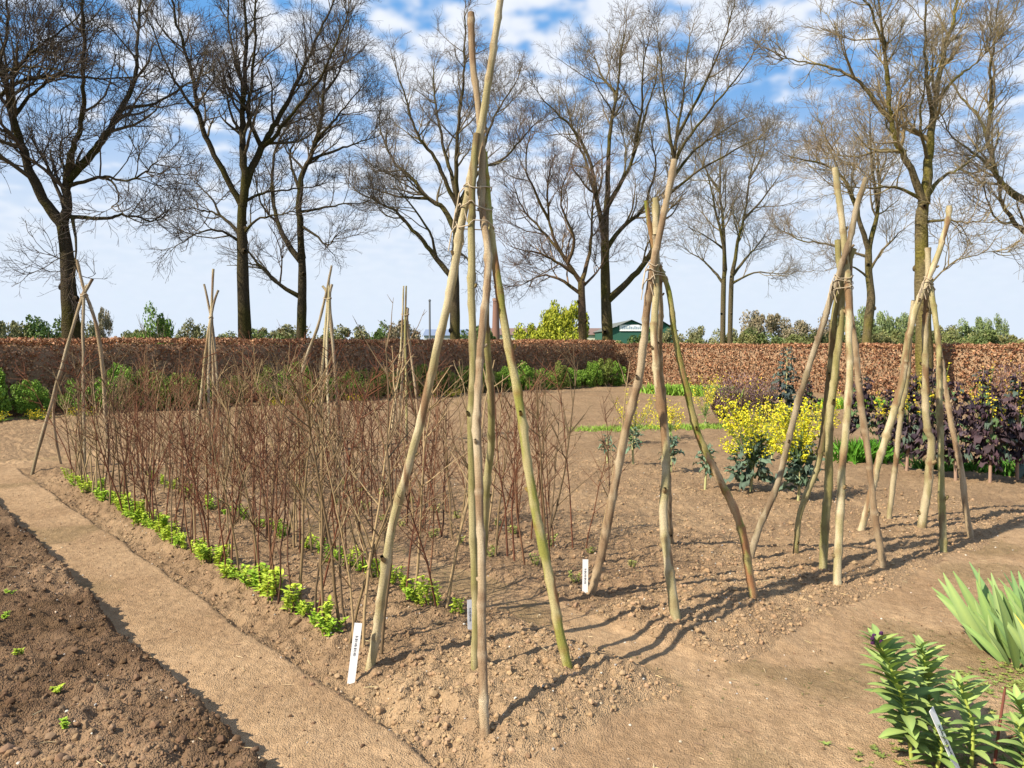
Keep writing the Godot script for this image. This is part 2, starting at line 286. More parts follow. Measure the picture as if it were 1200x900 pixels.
func tag(o: Node, label: String, category := "", group := "", kind := "") -> Node:
	if label != "": o.set_meta("label", label)
	if category != "": o.set_meta("category", category)
	if group != "": o.set_meta("group", group)
	if kind != "": o.set_meta("kind", kind)
	return o

func base(called: String, where: Vector3, label: String, category: String, group := "", turn := 0.0) -> Node3D:
	var o := Node3D.new()
	o.name = numbered(called)
	add_child(o)
	o.position = where
	o.rotation.y = turn
	tag(o, label, category, group)
	return o

func put(mesh: Mesh, m: Material, called: String, parent: Node, xf := Transform3D.IDENTITY) -> MeshInstance3D:
	var o := MeshInstance3D.new()
	o.mesh = mesh
	o.material_override = m
	o.name = numbered(called) if parent == self else called
	parent.add_child(o, true)
	o.transform = xf
	return o

# ---------- mesh collector ----------
class MB:
	var v := PackedVector3Array()
	var n := PackedVector3Array()
	var c := PackedColorArray()
	var ix := PackedInt32Array()
	var col := Color.WHITE
	func tube(p: PackedVector3Array, r: PackedFloat32Array, sides: int, cap := false) -> void:
		var k := p.size()
		var t := (p[1] - p[0]).normalized()
		var e := t.cross(Vector3(0.31, 0.17, 0.93)).normalized()
		var s0 := v.size()
		for i in k:
			if i > 0:
				var a := p[i] - p[i - 1]
				if i < k - 1: a = p[i + 1] - p[i - 1]
				t = a.normalized()
				e = (e - t * e.dot(t)).normalized()
			var f := t.cross(e)
			for j in sides:
				var w := TAU * j / sides
				var d := e * cos(w) + f * sin(w)
				v.append(p[i] + d * r[i]); n.append(d); c.append(col)
		for i in k - 1:
			for j in sides:
				var a := s0 + i * sides + j
				var b := s0 + i * sides + (j + 1) % sides
				ix.append_array([a, a + sides, b, b, a + sides, b + sides])
		if cap:
			for end in [0, k - 1]:
				var q := v.size()
				var d: Vector3 = (p[0] - p[1]).normalized() if end == 0 else (p[k - 1] - p[k - 2]).normalized()
				v.append(p[end]); n.append(d); c.append(col)
				for j in sides:
					v.append(v[s0 + end * sides + j]); n.append(d); c.append(col)
				for j in sides:
					ix.append_array([q, q + 1 + j, q + 1 + (j + 1) % sides])
	# a leaf: spine that bends, two halves folded up along it; wave ruffles the margin
	func leaf(p: Vector3, dir: Vector3, up: Vector3, L: float, W: float, bend: float, fold: float, segs := 4, blunt := 0.5, wave := 0.0) -> void:
		var side := dir.cross(up).normalized()
		var s0 := v.size()
		var q := p
		var d := dir.normalized()
		var rot := Basis(side, -bend / segs)
		for i in segs + 1:
			var t := float(i) / segs
			var w := W * 0.5 * pow(sin(PI * pow(clampf(t, 0.03, 0.985), blunt)), 0.8)
			var nn := side.cross(d).normalized()
			var ru := wave * sin(i * 2.7) * w
			v.append(q + side * w + nn * (fold * w + ru)); n.append((nn - side * fold).normalized()); c.append(col)
			v.append(q); n.append(nn); c.append(col.lerp(Color(col.r * 1.5 + 0.04, col.g * 1.4 + 0.04, col.b * 1.2 + 0.01), 0.6))
			v.append(q - side * w + nn * (fold * w - ru)); n.append((nn + side * fold).normalized()); c.append(col)
			q += d * L / segs
			d = rot * d
		for i in segs:
			var a := s0 + i * 3
			ix.append_array([a, a + 1, a + 3, a + 1, a + 4, a + 3, a + 1, a + 2, a + 4, a + 2, a + 5, a + 4])
	# a broad crinkled blade: margins ripple up and down, outline uneven
	func frill(L: float, W: float, bend: float, ripple: float, sd: int, nf: FastNoiseLite, shape := 0.85) -> void:
		var s0 := v.size()
		var nu := 7
		var nv := 6
		for i in nu + 1:
			var t := float(i) / nu
			var hw := W * 0.5 * pow(maxf(sin(PI * pow(clampf(t, 0.03, 0.97), shape)), 0.0), 0.6)
			for j in nv + 1:
				var s := float(j) / nv * 2.0 - 1.0
				var e := s * hw * (1.0 + 0.25 * nf.get_noise_2d(i * 23.0 + sd * 77.0, signf(s) * 90.0))
				var rp := ripple * W * s * s * nf.get_noise_2d(i * 31.0 + sd * 131.0, j * 29.0)
				v.append(Vector3(e, -bend * L * t * t + absf(s) * hw * 0.2 + rp, L * t * (1.0 - 0.12 * bend * t)))
				n.append(Vector3.UP); c.append(col)
		for i in nu:
			for j in nv:
				var a := s0 + i * (nv + 1) + j
				ix.append_array([a, a + 1, a + nv + 1, a + 1, a + nv + 2, a + nv + 1])
		var acc := PackedVector3Array()
		acc.resize(v.size() - s0)
		for k in range(ix.size() - nu * nv * 6, ix.size(), 3):
			var fn := (v[ix[k + 1]] - v[ix[k]]).cross(v[ix[k + 2]] - v[ix[k]])
			for m in 3: acc[ix[k + m] - s0] += fn
		for k in acc.size(): n[s0 + k] = -acc[k].normalized()
	func quad(p: Vector3, e: Vector3, f: Vector3) -> void:
		var s0 := v.size()
		var nn := e.cross(f).normalized()
		for w in [p - e - f, p + e - f, p + e + f, p - e + f]:
			v.append(w); n.append(nn); c.append(col)
		ix.append_array([s0, s0 + 2, s0 + 1, s0, s0 + 3, s0 + 2])
	func box(a: Vector3, b: Vector3) -> void:
		var m := (a + b) * 0.5
		var h := (b - a) * 0.5
		quad(m + Vector3(h.x, 0, 0), Vector3(0, 0, -h.z), Vector3(0, h.y, 0))
		quad(m - Vector3(h.x, 0, 0), Vector3(0, 0, h.z), Vector3(0, h.y, 0))
		quad(m + Vector3(0, h.y, 0), Vector3(h.x, 0, 0), Vector3(0, 0, -h.z))
		quad(m - Vector3(0, h.y, 0), Vector3(h.x, 0, 0), Vector3(0, 0, h.z))
		quad(m + Vector3(0, 0, h.z), Vector3(h.x, 0, 0), Vector3(0, h.y, 0))
		quad(m - Vector3(0, 0, h.z), Vector3(-h.x, 0, 0), Vector3(0, h.y, 0))
	func mesh() -> ArrayMesh:
		var a := []
		a.resize(Mesh.ARRAY_MAX)
		a[Mesh.ARRAY_VERTEX] = v
		a[Mesh.ARRAY_NORMAL] = n
		a[Mesh.ARRAY_COLOR] = c
		a[Mesh.ARRAY_INDEX] = ix
		var m := ArrayMesh.new()
		m.add_surface_from_arrays(Mesh.PRIMITIVE_TRIANGLES, a)
		return m

func rv() -> Vector3:
	var z := rng.randf_range(-1, 1)
	var w := rng.randf() * TAU
	var q := sqrt(1 - z * z)
	return Vector3(q * cos(w), z, q * sin(w))

func vary(col: Color, amount: float) -> Color:
	var k := 1.0 + rng.randf_range(-amount, amount)
	return Color(col.r * k * (1 + rng.randf_range(-amount, amount) * 0.35), col.g * k, col.b * k * (1 + rng.randf_range(-amount, amount) * 0.35))

# ---------- materials ----------
func noise_image(size: int, freq: float, octaves: int, sd: int, kind := FastNoiseLite.TYPE_SIMPLEX_SMOOTH) -> Image:
	var f := FastNoiseLite.new()
	f.seed = sd
	f.noise_type = kind
	f.frequency = freq
	f.fractal_octaves = octaves
	f.fractal_gain = 0.6
	return f.get_seamless_image(size, size)

func layered(imgs: Array, w: Array) -> Image:
	var src := []
	for im in imgs:
		im.convert(Image.FORMAT_L8)
		src.append(im.get_data())
	var out := PackedByteArray()
	out.resize(src[0].size())
	for i in out.size():
		var k := 0.5
		for l in w.size(): k += (src[l][i] / 255.0 - 0.5) * w[l] * 1.5
		out[i] = int(clampf(k, 0, 1) * 255)
	return Image.create_from_data(imgs[0].get_width(), imgs[0].get_height(), false, Image.FORMAT_L8, out)

func tinted(img: Image, lo: Color, hi: Color) -> ImageTexture:
	img.convert(Image.FORMAT_L8)
	var src := img.get_data()
	var out := PackedByteArray()
	out.resize(src.size() * 3)
	var lut := []
	for i in 256:
		var k := lo.lerp(hi, i / 255.0)
		lut.append([int(k.r * 255), int(k.g * 255), int(k.b * 255)])
	for i in src.size():
		var e: Array = lut[src[i]]
		out[i * 3] = e[0]; out[i * 3 + 1] = e[1]; out[i * 3 + 2] = e[2]
	var im := Image.create_from_data(img.get_width(), img.get_height(), false, Image.FORMAT_RGB8, out)
	im.generate_mipmaps()
	return ImageTexture.create_from_image(im)

func material(rough: float, tex: Texture2D = null, relief: Texture2D = null, scale := 1.0, depth := 0.0, back := Color.BLACK, spec := 0.4) -> StandardMaterial3D:
	var m := StandardMaterial3D.new()
	m.vertex_color_use_as_albedo = true
	m.roughness = rough
	m.metallic_specular = spec
	m.cull_mode = BaseMaterial3D.CULL_DISABLED
	if tex or relief:
		m.uv1_triplanar = true
		m.uv1_world_triplanar = true
		m.uv1_scale = Vector3.ONE * scale
	if tex: m.albedo_texture = tex
	if relief:
		m.heightmap_enabled = true
		m.heightmap_texture = relief
		m.heightmap_scale = depth
	if back != Color.BLACK:
		m.backlight_enabled = true
		m.backlight = back
	return m

func make_materials() -> void:
	var soil_img := layered([noise_image(1024, 0.012, 5, 3), noise_image(1024, 0.09, 4, 4), noise_image(1024, 0.3, 2, 5)], [0.35, 0.4, 0.3])
	var soil_rel := ImageTexture.create_from_image(layered([noise_image(1024, 0.025, 4, 8), noise_image(1024, 0.12, 3, 9)], [0.5, 0.55]))
	var soil_tex := tinted(soil_img, Color(0.66, 0.64, 0.62), Color(1, 1, 1))
	M.soil = material(0.95, soil_tex, soil_rel, 0.9, 2.2, Color.BLACK, 0.15)
	M.crumb = material(0.95, soil_tex, null, 0.9, 0, Color.BLACK, 0.1)
	M.soil_smooth = material(0.95, soil_tex, soil_rel, 0.9, 1.0, Color.BLACK, 0.15)
	var bark_img := noise_image(512, 0.03, 5, 21)
	var bark_tex := tinted(bark_img, Color(0.55, 0.55, 0.55), Color(1, 1, 1))
	var bark_rel := ImageTexture.create_from_image(noise_image(512, 0.05, 4, 22))
	M.pole = material(0.85, tinted(noise_image(512, 0.03, 5, 27), Color(0.74, 0.73, 0.72), Color(1, 1, 1)), bark_rel, 8.0, 0.6, Color.BLACK, 0.25)
	M.bark = material(0.92, bark_tex, bark_rel, 0.8, 3.0, Color.BLACK, 0.15)
	M.twig = material(0.85, null, null, 1, 0, Color.BLACK, 0.2)
	M.leaf = material(0.68, null, null, 1, 0, Color(0.5, 0.5, 0.4), 0.25)
	M.dry_leaf = material(0.7, null, null, 1, 0, Color(0.35, 0.3, 0.2), 0.3)
	M.petal = material(0.6, null, null, 1, 0, Color(0.4, 0.4, 0.3), 0.3)
	M.plain = material(0.7, null, null, 1, 0, Color.BLACK, 0.3)
	M.label = material(0.35, null, null, 1, 0, Color.BLACK, 0.5)
	var field_tex := tinted(noise_image(512, 0.02, 5, 33), Color(0.6, 0.6, 0.6), Color(1, 1, 1))
	M.field = material(0.95, field_tex, null, 0.11, 0, Color.BLACK, 0.2)

# ---------- the ground ----------
func sm(a: float, b: float, x: float) -> float:
	return smoothstep(a, b, x)

# zone: 0 left bed, 1 path, 2 pea bed one, 3 open soil and pea bed two
func zone(a: float, b: float) -> int:
	if a < 2.13 + nz.get_noise_2d(a * 3, b * 14 + 40) * 0.07:
		return 0 if b < 1.08 and a > 1.85 else 1
	if a < 11.6:
		var e := nz.get_noise_2d(a * 9, b * 2)
		if b < 1.1 + e * 0.05: return 0
		if b < 1.66 + e * 0.03: return 1
		if b < 2.87 + e * 0.06: return 2
		if b < 3.26 + e * 0.06: return 1
	elif a < 12.5 and b < 3.0: return 1
	return 3

func height(a: float, b: float) -> float:
	var e := nz.get_noise_2d(a * 9, b * 2)
	var rough := nz.get_noise_2d(a * 60, b * 60) * 0.026 + nz.get_noise_2d(a * 18 + 50, b * 18) * 0.02
	var fine := nz2.get_noise_2d(a * 160, b * 160) * 0.016
	var y := 0.0
	var amount := 0.28
	# bed on the other side of the path: stands about a hand above it, crumbling edge
	var lb := (1.0 - sm(1.05, 1.13, b - e * 0.05)) * sm(1.8, 1.95, a) * (1.0 - sm(11.4, 11.8, a))
	y += lb * (0.12 + nz.get_noise_2d(a * 6, b * 6) * 0.02)
	amount = lerpf(amount, 1.25, lb)
	# pea bed one, with a cut edge
	var front := sm(2.05, 2.3, a + nz.get_noise_2d(b * 14, 3) * 0.1)
	var p1 := sm(1.655, 1.69, b - e * 0.03) * (1.0 - sm(2.8, 2.93, b - e * 0.06)) * front * (1.0 - sm(11.4, 11.8, a))
	y += p1 * (-0.035 + 0.065 * sm(1.68, 2.0, b) + 0.05 * exp(-pow((a - 2.55) / 0.45, 2)) * sm(1.75, 2.3, b))
	amount = maxf(amount, p1 * 1.05)
	# second pea bed and the open soil beyond
	var p2 := sm(3.2, 3.36, b - e * 0.06) * front
	var far := sm(11.4, 12.4, a)
	y += p2 * (0.025 + 0.045 * exp(-pow((a - 2.6) / 0.35, 2)) * (1.0 - sm(4.3, 5.2, b)) + nz.get_noise_2d(a * 7, b * 7 + 9) * 0.035)
	amount = maxf(amount, maxf(p2 * 0.85, far * 0.8))
	y += far * nz.get_noise_2d(a * 5, b * 5) * 0.04
	return y + (rough + fine) * amount

func ground_colour(a: float, b: float, z: int) -> Color:
	var k := nz.get_noise_2d(a * 10 + 20, b * 10)
	var k2 := nz2.get_noise_2d(a * 7, b * 7 + 30)
	var c: Color
	match z:
		0: c = Color(0.17, 0.11, 0.07).lerp(Color(0.35, 0.24, 0.155), clampf(0.4 + k * 1.1, 0, 1))
		1: c = Color(0.5, 0.352, 0.218).lerp(Color(0.41, 0.282, 0.172), clampf(0.45 + k * 1.3, 0, 1))
		2: c = Color(0.36, 0.248, 0.155).lerp(Color(0.48, 0.342, 0.214), clampf(0.5 + k * 0.9 + (0.5 if a < 3.1 else -0.15), 0, 1))
		_: c = Color(0.4, 0.278, 0.174).lerp(Color(0.49, 0.348, 0.218), clampf(0.5 + k * 0.9, 0, 1))
	if z == 3 and b < 5.0 and a < 10.5 and a > 3.1:
		c = c.lerp(Color(0.35, 0.238, 0.15), 0.6 * (1.0 - sm(4.4, 5.0, b)))
	if z == 1:
		var moss := clampf((k2 - 0.12) * 2.2, 0, 0.45)
		c = c.lerp(Color(0.22, 0.17, 0.09), moss)
	return c

func spaced(parts: Array) -> PackedFloat32Array:
	var o := PackedFloat32Array()
	for p in parts:
		var x: float = p[0]
		while x < p[1] - 1e-4:
			o.append(x)
			x += p[2]
	o.append(parts[-1][1])
	return o

func build_ground() -> void:
	var la := spaced([[-3.0, 0.8, 0.2], [0.8, 1.9, 0.05], [1.9, 4.6, 0.018], [4.6, 7.0, 0.028], [7.0, 11.0, 0.05], [11.0, 24.0, 0.13]])
	var lb := spaced([[-14.0, -1.6, 0.2], [-1.6, 0.2, 0.045], [0.2, 4.6, 0.02], [4.6, 7.6, 0.028], [7.6, 12.0, 0.06], [12.0, 26.0, 0.16]])
	var na := la.size()
	var nb := lb.size()
	var hh := PackedFloat32Array()
	hh.resize(na * nb)
	for i in na:
		for j in nb:
			hh[i * nb + j] = height(la[i], lb[j])
	var vs := [MB.new(), MB.new(), MB.new(), MB.new()]
	var at := []
	for z in 4:
		var m := PackedInt32Array()
		m.resize(na * nb)
		m.fill(-1)
		at.append(m)
	for i in na - 1:
		for j in nb - 1:
			var z := zone((la[i] + la[i + 1]) * 0.5, (lb[j] + lb[j + 1]) * 0.5)
			var mb: MB = vs[z]
			var q := []
			for o in [[0, 0], [1, 0], [1, 1], [0, 1]]:
				var ii: int = i + o[0]
				var jj: int = j + o[1]
				var w := ii * nb + jj
				var s: int = at[z][w]
				if s < 0:
					s = mb.v.size()
					at[z][w] = s
					mb.v.append(g(la[ii], lb[jj], hh[w]))
					var ai := maxi(ii - 1, 0)
					var aj := mini(ii + 1, na - 1)
					var bi := maxi(jj - 1, 0)
					var bj := mini(jj + 1, nb - 1)
					var da := (hh[aj * nb + jj] - hh[ai * nb + jj]) / (la[aj] - la[ai])
					var db := (hh[ii * nb + bj] - hh[ii * nb + bi]) / (lb[bj] - lb[bi])
					mb.n.append((Vector3.UP - AX * da - BX * db).normalized())
					mb.c.append(ground_colour(la[ii], lb[jj], z))
				q.append(s)
			mb.ix.append_array([q[0], q[1], q[2], q[0], q[2], q[3]])
	var info := [["vegetable_bed", "dark rough soil bed with seedlings beside the bare path", M.soil], ["garden_path", "trodden light brown earth path around the beds", M.soil_smooth], ["vegetable_bed", "crumbly brown soil of the pea bed", M.soil], ["garden_soil", "open bare brown soil reaching to the hedges", M.soil]]
	for z in 4:
		var o := put(vs[z].mesh(), info[z][2], info[z][0], self)
		tag(o, info[z][1], "", "", "structure")
	# pasture beyond, out to the horizon
	var f := MB.new()
	f.col = Color(0.16, 0.2, 0.07)
	f.quad(Vector3(0, -0.14, -900), Vector3(2600, 0, 0), Vector3(0, 0, -2000))
	tag(put(f.mesh(), M.field, "field", self), "flat green field beyond the hedges", "", "", "structure")

func scatter(called: String, label: String, mesh: Mesh, m: Material, xfs: Array, cols: Array, parent: Node = self) -> MultiMeshInstance3D:
	var mm := MultiMesh.new()
	mm.transform_format = MultiMesh.TRANSFORM_3D
	mm.use_colors = true
	mm.mesh = mesh
	mm.instance_count = xfs.size()
	for i in xfs.size():
		mm.set_instance_transform(i, xfs[i])
		mm.set_instance_color(i, cols[i])
	var o := MultiMeshInstance3D.new()
	o.multimesh = mm
	o.material_override = m
	o.name = numbered(called) if parent == self else called
	parent.add_child(o, true)
	tag(o, label, "", "", "stuff")
	return o

func clod_mesh(sd: int, flat: float) -> ArrayMesh:
	var r := RandomNumberGenerator.new()
	r.seed = sd
	var mb := MB.new()
	var pts := [Vector3.UP, Vector3.DOWN]
	for i in 5: pts.append(Vector3(cos(TAU * i / 5) * 0.9, 0.45, sin(TAU * i / 5) * 0.9).normalized())
	for i in 5: pts.append(Vector3(cos(TAU * (i + 0.5) / 5) * 0.9, -0.45, sin(TAU * (i + 0.5) / 5) * 0.9).normalized())
	var q := []
	for i in 12: q.append(pts[i] * r.randf_range(0.6, 1.2) * Vector3(1, flat, r.randf_range(0.7, 1.0)))
	for i in 5:
		var k := (i + 1) % 5
		for f in [[0, 2 + i, 2 + k], [2 + i, 7 + i, 2 + k], [2 + k, 7 + i, 7 + k], [1, 7 + k, 7 + i]]:
			var s0 := mb.v.size()
			var nn: Vector3 = -(q[f[1]] - q[f[0]]).cross(q[f[2]] - q[f[0]]).normalized()
			for e in f:
				mb.v.append(q[e]); mb.n.append((nn + pts[e] * 0.5).normalized()); mb.c.append(Color.WHITE)
			mb.ix.append_array([s0, s0 + 1, s0 + 2])
	return mb.mesh()

func build_clods() -> void:
	rng.seed = 11
	for kind in 4:
		var xfs := []
		var cols := []
		var total := 16000 if kind < 3 else 1300
		var k := 0
		var tries := 0
		while k < total and tries < total * 12:
			tries += 1
			var a := rng.randf_range(1.2, 3.0) + pow(rng.randf(), 2.0) * 8.0
			var b := rng.randf_range(-0.9, 8.5)
			var z := zone(a, b)
			if z == 1 and rng.randf() > (0.05 if kind < 3 else 0.3): continue
			if z == 3 and b > 5.2 and rng.randf() > 0.45: continue
			var s := 0.0035 + 0.009 * pow(rng.randf(), 3.5) + (0.014 * pow(rng.randf(), 12.0))
			if z == 0: s *= 1.1
			if z == 1: s *= 0.7
			if kind == 3: s = rng.randf_range(0.003, 0.009)
			var bs := Basis.from_euler(Vector3(rng.randf() * 0.5, rng.randf() * TAU, rng.randf() * 0.5)).scaled(Vector3.ONE * s)
			xfs.append(Transform3D(bs, g(a, b, height(a, b) + s * 0.15)))
			if kind < 3: cols.append(vary(ground_colour(a, b, 0 if z == 1 else z), 0.16))
			else: cols.append(vary([Color(0.5, 0.47, 0.42), Color(0.42, 0.34, 0.25), Color(0.3, 0.29, 0.28)][rng.randi() % 3], 0.15))
			k += 1
		if kind < 3: scatter("soil_crumbs", ["small brown clods scattered over the dug beds", "knobbly brown crumbs of earth lying among the clods", "flat brown flakes of earth lying among the clods"][kind], clod_mesh(5 + kind, 0.85 - kind * 0.15), M.crumb, xfs, cols)
		else: scatter("pebbles", "small pale pebbles lying in the soil", clod_mesh(9, 0.6), M.plain, xfs, cols)
	# straw and twig bits left on the soil
	var st := MB.new()
	st.tube([Vector3(-0.5, 0, 0), Vector3(0.05, 0.03, 0.04), Vector3(0.5, 0, 0)], [0.03, 0.035, 0.02], 4)
	var lx := []
	var lc := []
	for i in 750:
		var a := rng.randf_range(1.0, 3.0) + pow(rng.randf(), 1.6) * 6.5
		var b := rng.randf_range(-0.8, 7.0)
		var s := rng.randf_range(0.015, 0.07)
		lx.append(Transform3D(Basis.from_euler(Vector3(0, rng.randf() * TAU, rng.randf_range(-0.2, 0.2))).scaled(Vector3(s, 0.05, 0.05)), g(a, b, height(a, b) + 0.004)))
		lc.append(vary([Color(0.5, 0.4, 0.24), Color(0.22, 0.14, 0.09), Color(0.36, 0.27, 0.16)][i % 3], 0.25))
	scatter("plant_litter", "bits of straw and twig lying on the soil", st.mesh(), M.plain, lx, lc)
	# low weeds and moss on the trodden path
	var w := MB.new()
	for i in 7:
		var t := rng.randf() * TAU
		w.leaf(Vector3.ZERO, Vector3(cos(t), 0.25, sin(t)), Vector3.UP, rng.randf_range(0.6, 1.0), 0.3, 0.3, 0.2, 2)
	var xf := []
	var cl := []
	for i in 5200:
		var a := rng.randf_range(0.9, 5.5)
		var b := rng.randf_range(1.0, 8.0)
		if zone(a, b) != 1: continue
		if nz2.get_noise_2d(a * 7, b * 7 + 30) < rng.randf_range(-0.05, 0.35): continue
		var s := rng.randf_range(0.006, 0.018)
		xf.append(Transform3D(Basis(Vector3.UP, rng.randf() * TAU).scaled(Vector3.ONE * s), g(a, b, height(a, b) + 0.001)))
		cl.append(vary(Color(0.16, 0.15, 0.06), 0.35))
	scatter("path_weeds", "tiny flat weeds and moss on the trodden path", w.mesh(), M.leaf, xf, cl)

# ---------- poles and teepees ----------
func smooth_line(p: PackedVector3Array, per: int) -> PackedVector3Array:
	var o := PackedVector3Array()
	var k := p.size()
	for i in k - 1:
		var p0 := p[maxi(i - 1, 0)]
		var p3 := p[mini(i + 2, k - 1)]
		for j in per:
			o.append(p[i].cubic_interpolate(p[i + 1], p0, p3, float(j) / per))
	o.append(p[k - 1])
	return o

const POLE_COL := {"pale": [Color(0.66, 0.57, 0.38), Color(0.47, 0.41, 0.22), Color(0.3, 0.18, 0.1)], "green": [Color(0.52, 0.46, 0.25), Color(0.35, 0.32, 0.13), Color(0.25, 0.18, 0.1)],
	"brown": [Color(0.5, 0.385, 0.25), Color(0.33, 0.225, 0.14), Color(0.6, 0.5, 0.35)], "mossy": [Color(0.6, 0.53, 0.28), Color(0.38, 0.38, 0.1), Color(0.36, 0.17, 0.08)], "peeling": [Color(0.46, 0.4, 0.17), Color(0.27, 0.29, 0.06), Color(0.36, 0.2, 0.1)], "grey": [Color(0.5, 0.42, 0.3), Color(0.33, 0.27, 0.17), Color(0.24, 0.17, 0.11)]}

func pole_mesh(kind: String, r0: float, r1: float, flat: Array, sd: int, where: Vector3, fine: int) -> Array:
	var p := PackedVector3Array()
	for i in range(0, flat.size(), 3): p.append(Vector3(flat[i], flat[i + 1], flat[i + 2]) - where)
	p[0] += (p[0] - p[1]).normalized() * 0.06
	p = smooth_line(p, fine)
	var k := p.size()
	var mb := MB.new()
	var sides := 14 if fine > 5 else 7
	var len := 0.0
	var rr := PackedFloat32Array()
	for i in k:
		if i > 0: len += p[i].distance_to(p[i - 1])
		var knot := maxf(0.0, nz.get_noise_2d(len * 55, sd * 31.7) - 0.3) * 0.9
		rr.append(0.75 * lerpf(r0, r1, float(i) / (k - 1)) * (1.0 + knot + nz.get_noise_2d(len * 20, sd * 17) * 0.12))
		p[i] += Vector3(nz.get_noise_2d(len * 12, sd * 9), 0, nz.get_noise_2d(len * 12, sd * 5 + 60)) * 0.012
	# nodes where side shoots grew: swollen rings with a slight kink
	var kr := RandomNumberGenerator.new()
	kr.seed = sd * 7 + 1
	var run := 0.0
	var node := kr.randf_range(0.1, 0.25)
	var nodes := PackedFloat32Array()
	while node < len:
		nodes.append(node)
		node += kr.randf_range(0.13, 0.34)
	var near_node := PackedFloat32Array()
	var shift := Vector3.ZERO
	var at := 0
	for i in k:
		if i > 0: run += p[i].distance_to(p[i - 1])
		var w := 0.0
		for q in nodes: w = maxf(w, exp(-pow((run - q) / 0.018, 2)))
		while at < nodes.size() and run > nodes[at]:
			shift += Vector3(kr.randf_range(-1, 1), 0, kr.randf_range(-1, 1)) * rr[0] * 0.16
			at += 1
		near_node.append(w)
		rr[i] *= 1.0 + 0.2 * w
		p[i] += shift
		shift *= 0.985
	mb.tube(p, rr, sides, true)
	var cs: Array = POLE_COL[kind]
	for i in mb.v.size():
		var q := mb.v[i]
		var n1 := nz.get_noise_3d(q.x * 110 + sd * 13, q.y * 34, q.z * 110)
		var n2 := nz2.get_noise_3d(q.x * 90, q.y * 14 + sd * 7, q.z * 90)
		var c: Color = cs[0]
		c = c.lerp(cs[1], clampf(0.42 + n1 * 2.6, 0, 1))
		if n2 > 0.2: c = c.lerp(cs[2], clampf((n2 - 0.2) * 7.0, 0, 0.9))
		if i < k * sides and near_node[i / sides] > 0.35: c = c.lerp(cs[2], 0.55 * near_node[i / sides] * clampf(0.6 + n1 * 2.0, 0, 1))
		if kind == "peeling":
			var strip := 0.5 - q.y + n1 * 1.5 + n2 * 0.8
			if strip > 0.0: c = c.lerp(Color(0.46, 0.24, 0.125).lerp(Color(0.62, 0.46, 0.28), clampf(0.4 + n2 * 3.0, 0, 1)), clampf(strip * 9.0, 0, 1))
		mb.c[i] = c
	for i in range(mb.v.size() - sides - 1, mb.v.size()): mb.c[i] = Color(0.62, 0.5, 0.34)
	return [mb.mesh(), p, rr]

func build_teepee(key: String, label: String, near: bool, group: String) -> void:
	var rows: Array = TEEPEES[key]
	var c := Vector3.ZERO
	for r in rows: c += Vector3(r[3][0], 0, r[3][2]) / rows.size()
	var t := base("bean_teepee", c, label, "teepee", group)
	var sd := key.hash() % 97
	var lines := []
	for r in rows:
		sd += 1
		var made := pole_mesh(r[0], r[1], r[2], r[3], sd, c, 16 if near else 4)
		var po := put(made[0], M.pole, "pole", t)
		lines.append(made)
		if near:
			# sawn-off side shoots
			var pl: PackedVector3Array = made[1]
			for s in 5 + sd % 3:
				var i := int(pl.size() * (0.1 + 0.14 * s + 0.05 * sin(sd * 3.1 + s)))
				if i < 1 or i > pl.size() - 3: continue
				var dd := (pl[i + 1] - pl[i]).normalized()
				var side := dd.cross(Vector3(sin(sd * 2.3 + s * 1.9), 0.2, cos(sd * 2.3 + s * 1.9))).normalized()
				var sb := MB.new()
				sb.col = POLE_COL[r[0]][2].lerp(POLE_COL[r[0]][1], 0.4)
				var q: Vector3 = pl[i] + side * float(made[2][i]) * 0.3
				var rq: float = made[2][i] * 0.42
				sb.tube([q, q + (side + dd * 0.5) * made[2][i] * 0.9, q + (side + dd * 0.8) * made[2][i] * 1.25], [rq * 1.25, rq, rq * 0.8], 7, true)
				put(sb.mesh(), M.pole, "side_stub", po)
	# twine: rings round the bundle where the poles meet
	var tie: float = {"T1": 2.335, "T2": 2.065, "T3": 2.06, "T4": 2.13, "F1": 2.2, "F2": 1.96, "F3": 2.27, "F4": 2.07}[key]
	for ring in (3 if near else 1):
		var pts := PackedVector3Array()
		var y := tie - ring * 0.085 * (1.0 if key == "T1" else 0.45)
		var cand := []
		for l in lines:
			var pl: PackedVector3Array = l[1]
			for i in pl.size() - 1:
				if (pl[i].y - y) * (pl[i + 1].y - y) <= 0.0:
					var q := pl[i].lerp(pl[i + 1], (y - pl[i].y) / (pl[i + 1].y - pl[i].y + 1e-6))
					for w in 12: cand.append(Vector2(q.x, q.z) + Vector2(cos(TAU * w / 12), sin(TAU * w / 12)) * (l[2][i] + 0.006))
					break
		var hull := Geometry2D.convex_hull(PackedVector2Array(cand))
		for i in hull.size(): pts.append(Vector3(hull[i].x, y + 0.014 * sin(i * 0.9 + ring * 2.0) + rng.randf_range(-0.005, 0.005), hull[i].y))
		var rr := PackedFloat32Array()
		for i in pts.size(): rr.append(0.003 if near else 0.005)
		var mb := MB.new()
		mb.col = Color(0.4, 0.33, 0.24)
		mb.tube(pts, rr, 6)
		if near:
			# loose knot ends
			var kp := pts[0]
			for e in 2: mb.tube([kp, kp + Vector3(0.02 * (1 - 2 * e), -0.03, 0.015), kp + Vector3(0.035 * (1 - 2 * e), -0.09 - 0.03 * e, 0.02)], [0.004, 0.0035, 0.003], 5)
		put(mb.mesh(), M.plain, "twine", t)

